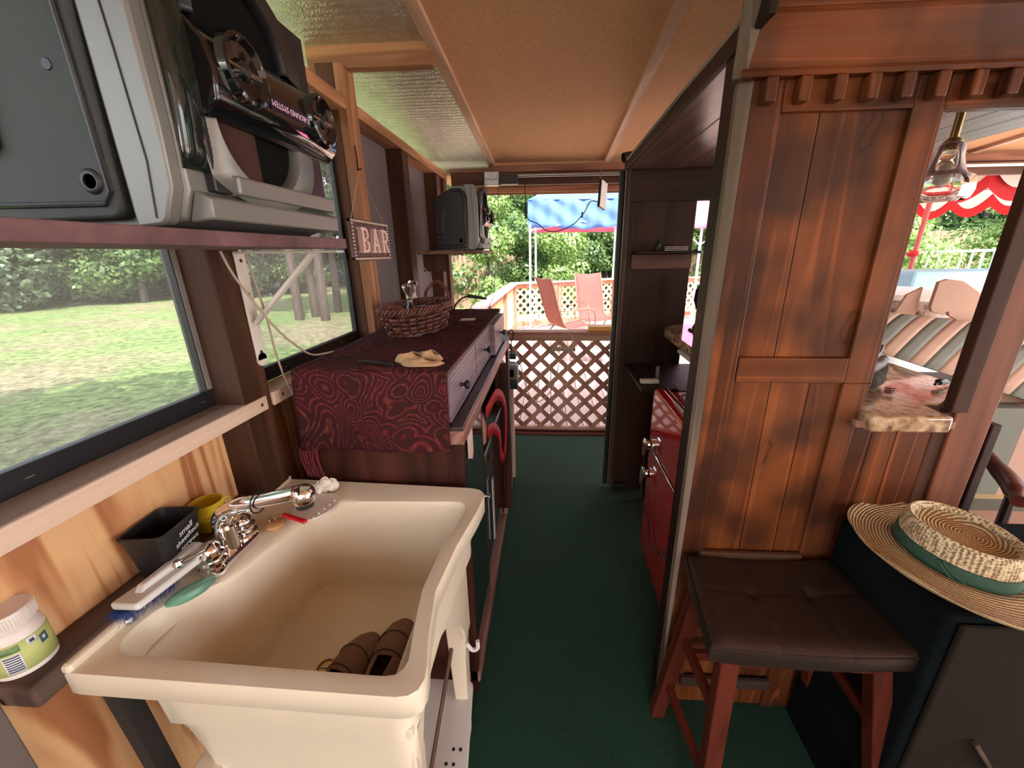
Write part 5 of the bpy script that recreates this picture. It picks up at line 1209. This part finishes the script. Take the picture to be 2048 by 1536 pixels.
# ============================================================ things at the header
nb = thing('junction_box', (-.42, 3.15, 1.97), 'grey outlet box with two round sockets on the header above the far speaker', 'outlet')
BX('box', (-.475, 3.13, 1.963, -.372, 3.185, 2.0), M['steel'], nb); BX('plate', (-.475, 3.145, 2.0, -.37, 3.185, 2.055), M['steel'], nb)
for x in (-.448, -.398): MB().lathe([(0, 0), (.018, 0), (.018, .012), (0, .014)], (x, 3.145, 2.025), (0, -1, 0), 20).build('socket', M['white'], nb, smooth=True)
pa_ = thing('power_adapter', (-.29, 3.15, 1.96), 'black flat adapter box hanging beside the outlet box', 'adapter')
BX('case', (-.362, 3.11, 1.967, -.233, 3.165, 2.028), M['blackpl'], pa_, bevel=.005)
sl = thing('solar_light', (.36, 3.1, 1.8), 'thin dark lamp panel hanging on edge under the header with a cable', 'lamp')
PM = Matrix.Translation((.362, 3.08, 1.88)) @ Matrix.Rotation(R(62), 4, 'Z') @ Matrix.Rotation(R(8), 4, 'Y')
MB().box(-.06, -.008, -.09, .06, .008, .09).xf(PM).build('panel', M['darkmetal'], sl, bevel=.003)
MB().box(-.055, -.011, -.085, .055, -.008, .085).xf(PM).build('lens', M['white'], sl, bevel=.001)
MB().tube([(.345, 3.14, 2.06), (.35, 3.11, 1.97)], .003, 6).build('hanger', M['steel'], sl)
cb = thing('hanging_cable', (.0, 3.1, 1.66), 'looped black cable drooping across the opening to the lamp panel', 'cable')
MB().tube(bez([(-.185, 3.11, 1.965), (-.18, 3.10, 1.86), (-.165, 3.10, 1.74), (-.09, 3.10, 1.70), (-.03, 3.10, 1.655), (.05, 3.10, 1.648), (.16, 3.10, 1.69), (.24, 3.10, 1.77), (.28, 3.10, 1.84), (.33, 3.09, 1.84)], 6), .0035, 6).build('cord', M['blackc'], cb, smooth=True)
MB().tube([(-.178+.008*math.sin(i*1.3), 3.10+.008*math.cos(i*1.3), 1.84-.0035*i) for i in range(30)], .0045, 6).build('bundle', M['blackc'], cb, smooth=True)
BX('clip', (.222, 3.09, 1.735, .232, 3.11, 1.775), M['blackc'], cb)
tag(MB().tube(bez([(-.375, 3.13, 1.965), (-.385, 3.1, 1.6), (-.40, 3.0, 1.4), (-.36, 2.6, 1.25), (-.34, 2.2, 1.21)], 8), .0022, 5).build('thin_cable', M['blackc'], None, smooth=True), 'thin black cord hanging from the header to the credenza end', 'cord')
tag(MB().tube(bez([(-.46, 3.13, 1.965), (-.46, 3.12, 1.8), (-.42, 2.9, 1.62), (-.40, 2.8, 1.5), (-.42, 2.5, 1.3), (-.44, 2.2, 1.21)], 8), .0022, 5).build('thin_cable', M['blackc'], None, smooth=True), 'thin black cord hanging behind the far speaker', 'cord')
mc = thing('lamp_arm', (-.45, 2.1, 1.21), 'thick black cable with a moulded plug arching over the runner', 'cable')
MB().tube(bez([(-.515, 2.13, 1.207), (-.50, 2.1, 1.24), (-.465, 2.1, 1.275), (-.43, 2.1, 1.29)], 6), .0045, 8).build('cord', M['blackc'], mc, smooth=True)
MB().tube([(-.43, 2.1, 1.291), (-.33, 2.1, 1.275)], [.010, .006], 10).build('plug', M['blackc'], mc, smooth=True)
mc.name = 'curved_cable'
# power strip on the gate
ps = thing('power_strip', (.12, 3.19, .75), 'pale power strip hanging on the inner side of the lattice gate', 'power strip')
BX('strip_body', (.018, 3.165, .735, .212, 3.195, .768), M['cable'], ps, bevel=.005)
for k in range(5): BX('socket', (.03+.034*k, 3.163, .742, .048+.034*k, 3.166, .760), pbr('socket_grey', (.25, .20, .18), .5), ps)
BX('switch', (.196, 3.161, .745, .207, 3.166, .762), M['darkmetal'], ps)
MB().tube(bez([(.10, 3.165, .87), (.14, 3.16, .89), (.18, 3.155, .86), (.19, 3.15, .80), (.17, 3.15, .74), (.10, 3.15, .70), (.06, 3.14, .55), (.02, 3.12, .42), (-.08, 3.08, .33), (-.16, 3.0, .42), (-.20, 2.9, .62), (-.23, 2.8, .80), (-.25, 2.6, .90)], 8), .004, 6).build('power_cord', M['cable'], ps, smooth=True)
oc = thing('plug_cluster', (-.26, 2.6, .9), 'cluster of black and orange plugs hanging at the far end of the credenza', 'plugs')
BX('plug', (-.27, 2.58, .82, -.225, 2.62, .86), M['blackpl'], oc, bevel=.004); BX('plug', (-.262, 2.57, .77, -.23, 2.61, .80), M['darkmetal'], oc, bevel=.004)
MB().tube(bez([(-.25, 2.58, .78), (-.24, 2.56, .74), (-.25, 2.58, .69)], 5), .006, 6).build('orange_cord', M['orange'], oc, smooth=True)
MB().tube(bez([(-.245, 2.24, 1.05), (-.225, 2.26, 1.08), (-.21, 2.30, 1.05), (-.235, 2.4, .98), (-.25, 2.55, .86)], 6), .004, 6).build('cord', M['blackc'], oc, smooth=True)
tag(MB().prism([(2.10, 1.045), (2.27, 1.045), (2.27, 1.06), (2.12, 1.055)], 'x', -.285, -.242).build('blue_wrapper', pbr('blue_film', (.10, .30, .50), .2), None), 'crumpled blue film at the far corner of the credenza rail', 'wrapper')
# ============================================================ right side: grill, umbrella, table, chair, pendant
gr = thing('covered_grill', (1.7, 1.75, 0), 'pool-side awning roll in sage and tan stripes beyond the granite counter', 'cover')
gr['label'] = 'sage and tan striped fabric cover bulging beyond the granite counter'
for k in range(-6, 16):
    s0 = k*.2
    def gf(u, v, s0=s0):
        q_ = s0+.2*u; B0 = Vector((1.21+.28*q_, 1.5, 1.14-.09*q_)); T0 = Vector((1.575+.38*(q_+.38), 1.95, 1.185-.024*(q_+.38)))
        return B0.lerp(T0, v)+Vector((.02, -.25, .55))*.13*math.sin(PI*v)**.8
    MB().grid(gf, 3, 12).build('stripe', M['sage'] if k % 2 else M['tancanvas'], gr, smooth=True, solid=.006)
BX('frame_body', (1.45, 1.62, 0, 2.3, 1.9, .95), M['frame'], gr, bevel=.01)
for k in range(7): BX('skirt_stripe', (1.60+.13*k, 1.55, .50, 1.60+.13*k+.1295, 1.58, 1.0-.035*k), M['tancanvas'] if k % 2 else M['sage'], gr, bevel=.002)
tp = thing('disc_stand', (2.1, 2.35, 1.15), 'tan sheet-metal quarter disc panel standing behind the striped cover', 'panel')
P = [(1.98, 1.33), (2.02, 1.345), (2.10, 1.335), (2.19, 1.28), (2.27, 1.20), (2.31, 1.10), (2.30, 1.07), (2.24, 1.085), (2.17, 1.11), (2.08, 1.155), (2.075, 1.175), (2.055, 1.172), (2.045, 1.16), (1.99, 1.175), (1.975, 1.20)]
MB().prism([(x+.07, z) for x, z in P], 'y', 2.28, 2.30).build('disc', M['tancanvas'], tp, bevel=.002)
MB().prism([(1.90, 1.13), (1.95, 1.26), (2.02, 1.30), (2.02, 1.13)], 'y', 2.33, 2.345).build('disc_back', M['tancanvas'], tp)
BX('base_plate', (1.85, 2.24, 1.105, 2.32, 2.40, 1.125), M['tancanvas'], tp); BX('stand', (1.9, 2.3, 0, 2.3, 2.38, 1.10), M['steel'], tp); tp.name = 'quarter_disc_stand'
lgT = thing('log_planter', (2.7, 3.3, 0), 'stone-patterned round planter table behind the striped cover', 'table')
MB().lathe([(0, 0), (.45, 0), (.45, 1.13), (0, 1.13)], (2.95, 3.55, 0), n=40).build('drum', M['log'], lgT, smooth=True)
MB().lathe([(0, 1.13), (.50, 1.13), (.50, 1.17), (0, 1.17)], (2.95, 3.55, 0), n=40).build('top', M['umb_white'], lgT, smooth=True)
tag(MB().prism([(3.35, 1.3), (4.6, 1.3), (4.6, 1.0), (3.35, 1.0)], 'y', 4.0, 4.5).build('blue_tub', M['pool'], None, bevel=.03), 'pale blue tub cover beyond the tan metal panel', 'tub')
um = thing('patio_umbrella', (3.72, 4.5, 0), 'red umbrella with white scalloped valance and red pole on the right', 'umbrella')
MB().tube([(3.70, 4.5, 0), (3.74, 4.5, 2.6)], .022, 12).build('pole', pbr('umbrella_pole_red', (.55, .12, .11), .5), um, smooth=True)
MB().lathe([(0, 0), (.04, 0), (.05, .03), (.03, .06), (0, .06)], (3.705, 4.5, 1.42), n=16).build('collar', M['umb_red'], um, smooth=True)
UC = Vector((3.74, 4.6, 2.15)); UR = 1.25; ns = 8
for k in range(ns):
    a0, a1 = 2*PI*k/ns+R(8), 2*PI*(k+1)/ns+R(8)
    A0 = UC+Vector((UR*math.cos(a0), UR*math.sin(a0), -.05)); A1 = UC+Vector((UR*math.cos(a1), UR*math.sin(a1), -.05))
    MB().add([A0, A1, UC+Vector((0, 0, .45))], [(0, 1, 2)]).build('canopy_panel', M['umb_white'], um, solid=.003)
    for j in range(3):
        def vf(u, v):
            t_ = (j+u)/3; p = A0.lerp(A1, t_); o_r = (p-UC); o_r.z = 0; o_r.normalize()
            return (p.x+o_r.x*.02*v, p.y+o_r.y*.02*v, p.z-v*(.17+.10*math.sin(PI*u)))
        MB().grid(vf, 10, 3).build('scallop', M['umb_red'], um, solid=.003)
        def vf2(u, v):
            t_ = (j+u)/3; p = A0.lerp(A1, t_); o_r = (p-UC); o_r.z = 0; o_r.normalize()
            return (p.x+o_r.x*(.012+.026*v), p.y+o_r.y*(.012+.026*v), p.z-v*(.04+.14*math.sin(PI*u)))
        MB().grid(vf2, 10, 3).build('white_scallop', M['umb_white'], um, solid=.003)
        MB().grid(lambda u, v: tuple(Vector(vf2(u, v)).lerp(Vector((UC.x, UC.y, vf2(u, v)[2])), .035)), 10, 3).build('white_scallop', M['umb_white'], um, solid=.003)
rail_run((2.2, 5.6, 0), (6.2, 5.9, 0), 'deck railing beyond the umbrella pole on the right', 3)
ld = thing('ladder', (9, 10, 1), 'pale metal ladder leaning along the fence on the right', 'ladder')
for z in (1.0, 1.42): MB().beam((8.4, 9.9, z), (11.2, 9.9, z+.05), .04, .05).build('side_rail', M['pole'], ld)
for k in range(12): MB().beam((8.5+k*.23, 9.9, 1.0), (8.5+k*.23, 9.9, 1.44), .03, .03, up=(0, 1, 0)).build('rung', M['pole'], ld)
BX('support', (9.6, 9.95, -.06, 9.7, 10.05, 1.0), M['fence'], ld)
# pendant lamp of ribbed glass
pd = thing('pendant_lamp', (1.14, 1.35, 1.63), 'ribbed glass pendant lamp hanging over the bar counter', 'lamp')
MB().lathe([(.020, .16), (.030, .15), (.034, .12), (.040, .10), (.045, .085), (.050, .078), (.066, .070), (.073, .055), (.074, .03), (.068, .012), (.060, .008), (.064, .014), (.069, .03), (.068, .052), (.060, .064), (.044, .072), (.038, .09), (.030, .118), (.024, .145)], (1.135, 1.35, 1.625), n=36).build('glass_shade', M['glass'], pd, smooth=True)
MB().tube([(1.135, 1.35, 1.775), (1.135, 1.35, 1.91)], .010, 12).build('stem', M['brass'], pd, smooth=True)
MB().lathe([(0, 0), (.022, 0), (.022, .02), (.012, .03), (0, .03)], (1.135, 1.35, 1.765), n=20).build('socket_cap', M['brass'], pd, smooth=True)
MB().lathe([(0, 0), (.02, .012), (.026, .035), (.015, .06), (0, .07)], (1.135, 1.35, 1.665), n=16).build('bulb', M['jar'], pd, smooth=True)
# driftwood ornament and insect-like piece on the counter
dw = thing('driftwood_piece', (.95, 1.2, 1.104), 'dark curled wooden bowl piece on a bleached root on the granite counter', 'ornament')
MB().tube(bez([(.86, 1.13, 1.125), (.93, 1.17, 1.13), (1.0, 1.22, 1.13), (1.03, 1.25, 1.15)], 6), [.022]*6+[.026]*6+[.018]*7, 10).build('root', M['bark'], dw, smooth=True)
MB().tube(bez([(.90, 1.16, 1.168), (.97, 1.20, 1.17), (1.03, 1.25, 1.178)], 6), [.022]*5+[.018]*5+[.012]*3, 10).build('bowl', pbr('dark_red_wood', (.07, .03, .028), .5), dw, smooth=True)
MB().tube(bez([(.92, 1.18, 1.195), (.99, 1.23, 1.195), (1.03, 1.27, 1.215)], 6), [.012]*6+[.009]*6+[.005], 8).build('curl', pbr('dark_red_wood', (.1, .1, .1)), dw, smooth=True)
MB().tube([(.97+.012*math.cos(i*.8), 1.13+.012*math.sin(i*.8), 1.107+.0008*i) for i in range(24)], .0012, 4).build('wire', M['darkmetal'], dw)
lf = tag(MB().tube(bez([(1.145, 1.19, 1.115), (1.17, 1.20, 1.122), (1.215, 1.22, 1.112)], 5), [.004]*3+[.010]*5+[.004]*3, 8).build('dried_leaf', M['frame'], None, smooth=True), 'small dark leaf shape on the counter beside the dark post', 'leaf')
# chair at far right with striped cushion
ch = thing('cushioned_armchair', (1.8, 1.35, 0), 'dark metal patio armchair with a striped cushion behind the straw hat', 'chair')
BX('seat_frame', (1.52, 1.05, .42, 2.15, 1.60, .45), M['darkmetal'], ch)
for x, y in ((1.54, 1.08), (2.12, 1.08), (1.54, 1.57), (2.12, 1.57)): BX('leg', (x-.015, y-.015, -.02, x+.015, y+.015, .45), M['darkmetal'], ch)
stp_ = [M['tancanvas'], M['sage'], M['canopy_red'] if 0 else pbr('peach_stripe', (.62, .36, .26), .8), M['tancanvas'], M['sage'], pbr('yellow_stripe', (.66, .52, .28), .8), M['sage']]
for k in range(7): BX('cushion_stripe', (1.50, 1.05+.08*k, .452, 2.15, 1.13+.08*k-.0005, .56), stp_[k], ch, bevel=.001)
for k in range(7): MB().prism([(1.60+.0*k, .56), (1.66, .56), (1.70, 1.14), (1.64, 1.14)], 'x', 1.50, 1.50) if 0 else BX('back_stripe', (1.66+.13*k, 1.48, .50, 1.66+.13*k+.1295, 1.54, .93), (M['sage'], M['tancanvas'])[k % 2], ch, bevel=.001)
MB().tube(bez([(1.43, 1.12, .765), (1.50, 1.22, .775), (1.62, 1.42, .77)], 6), [.020]*3+[.027]*6+[.024]*4, 12).build('arm_rest', mahog('x'), ch, smooth=True)
MB().tube([(1.50, 1.20, .755), (1.455, 1.16, .66), (1.44, 1.14, .45), (1.52, 1.10, .40)], .014, 8).build('arm_support', M['darkmetal'], ch, smooth=True)
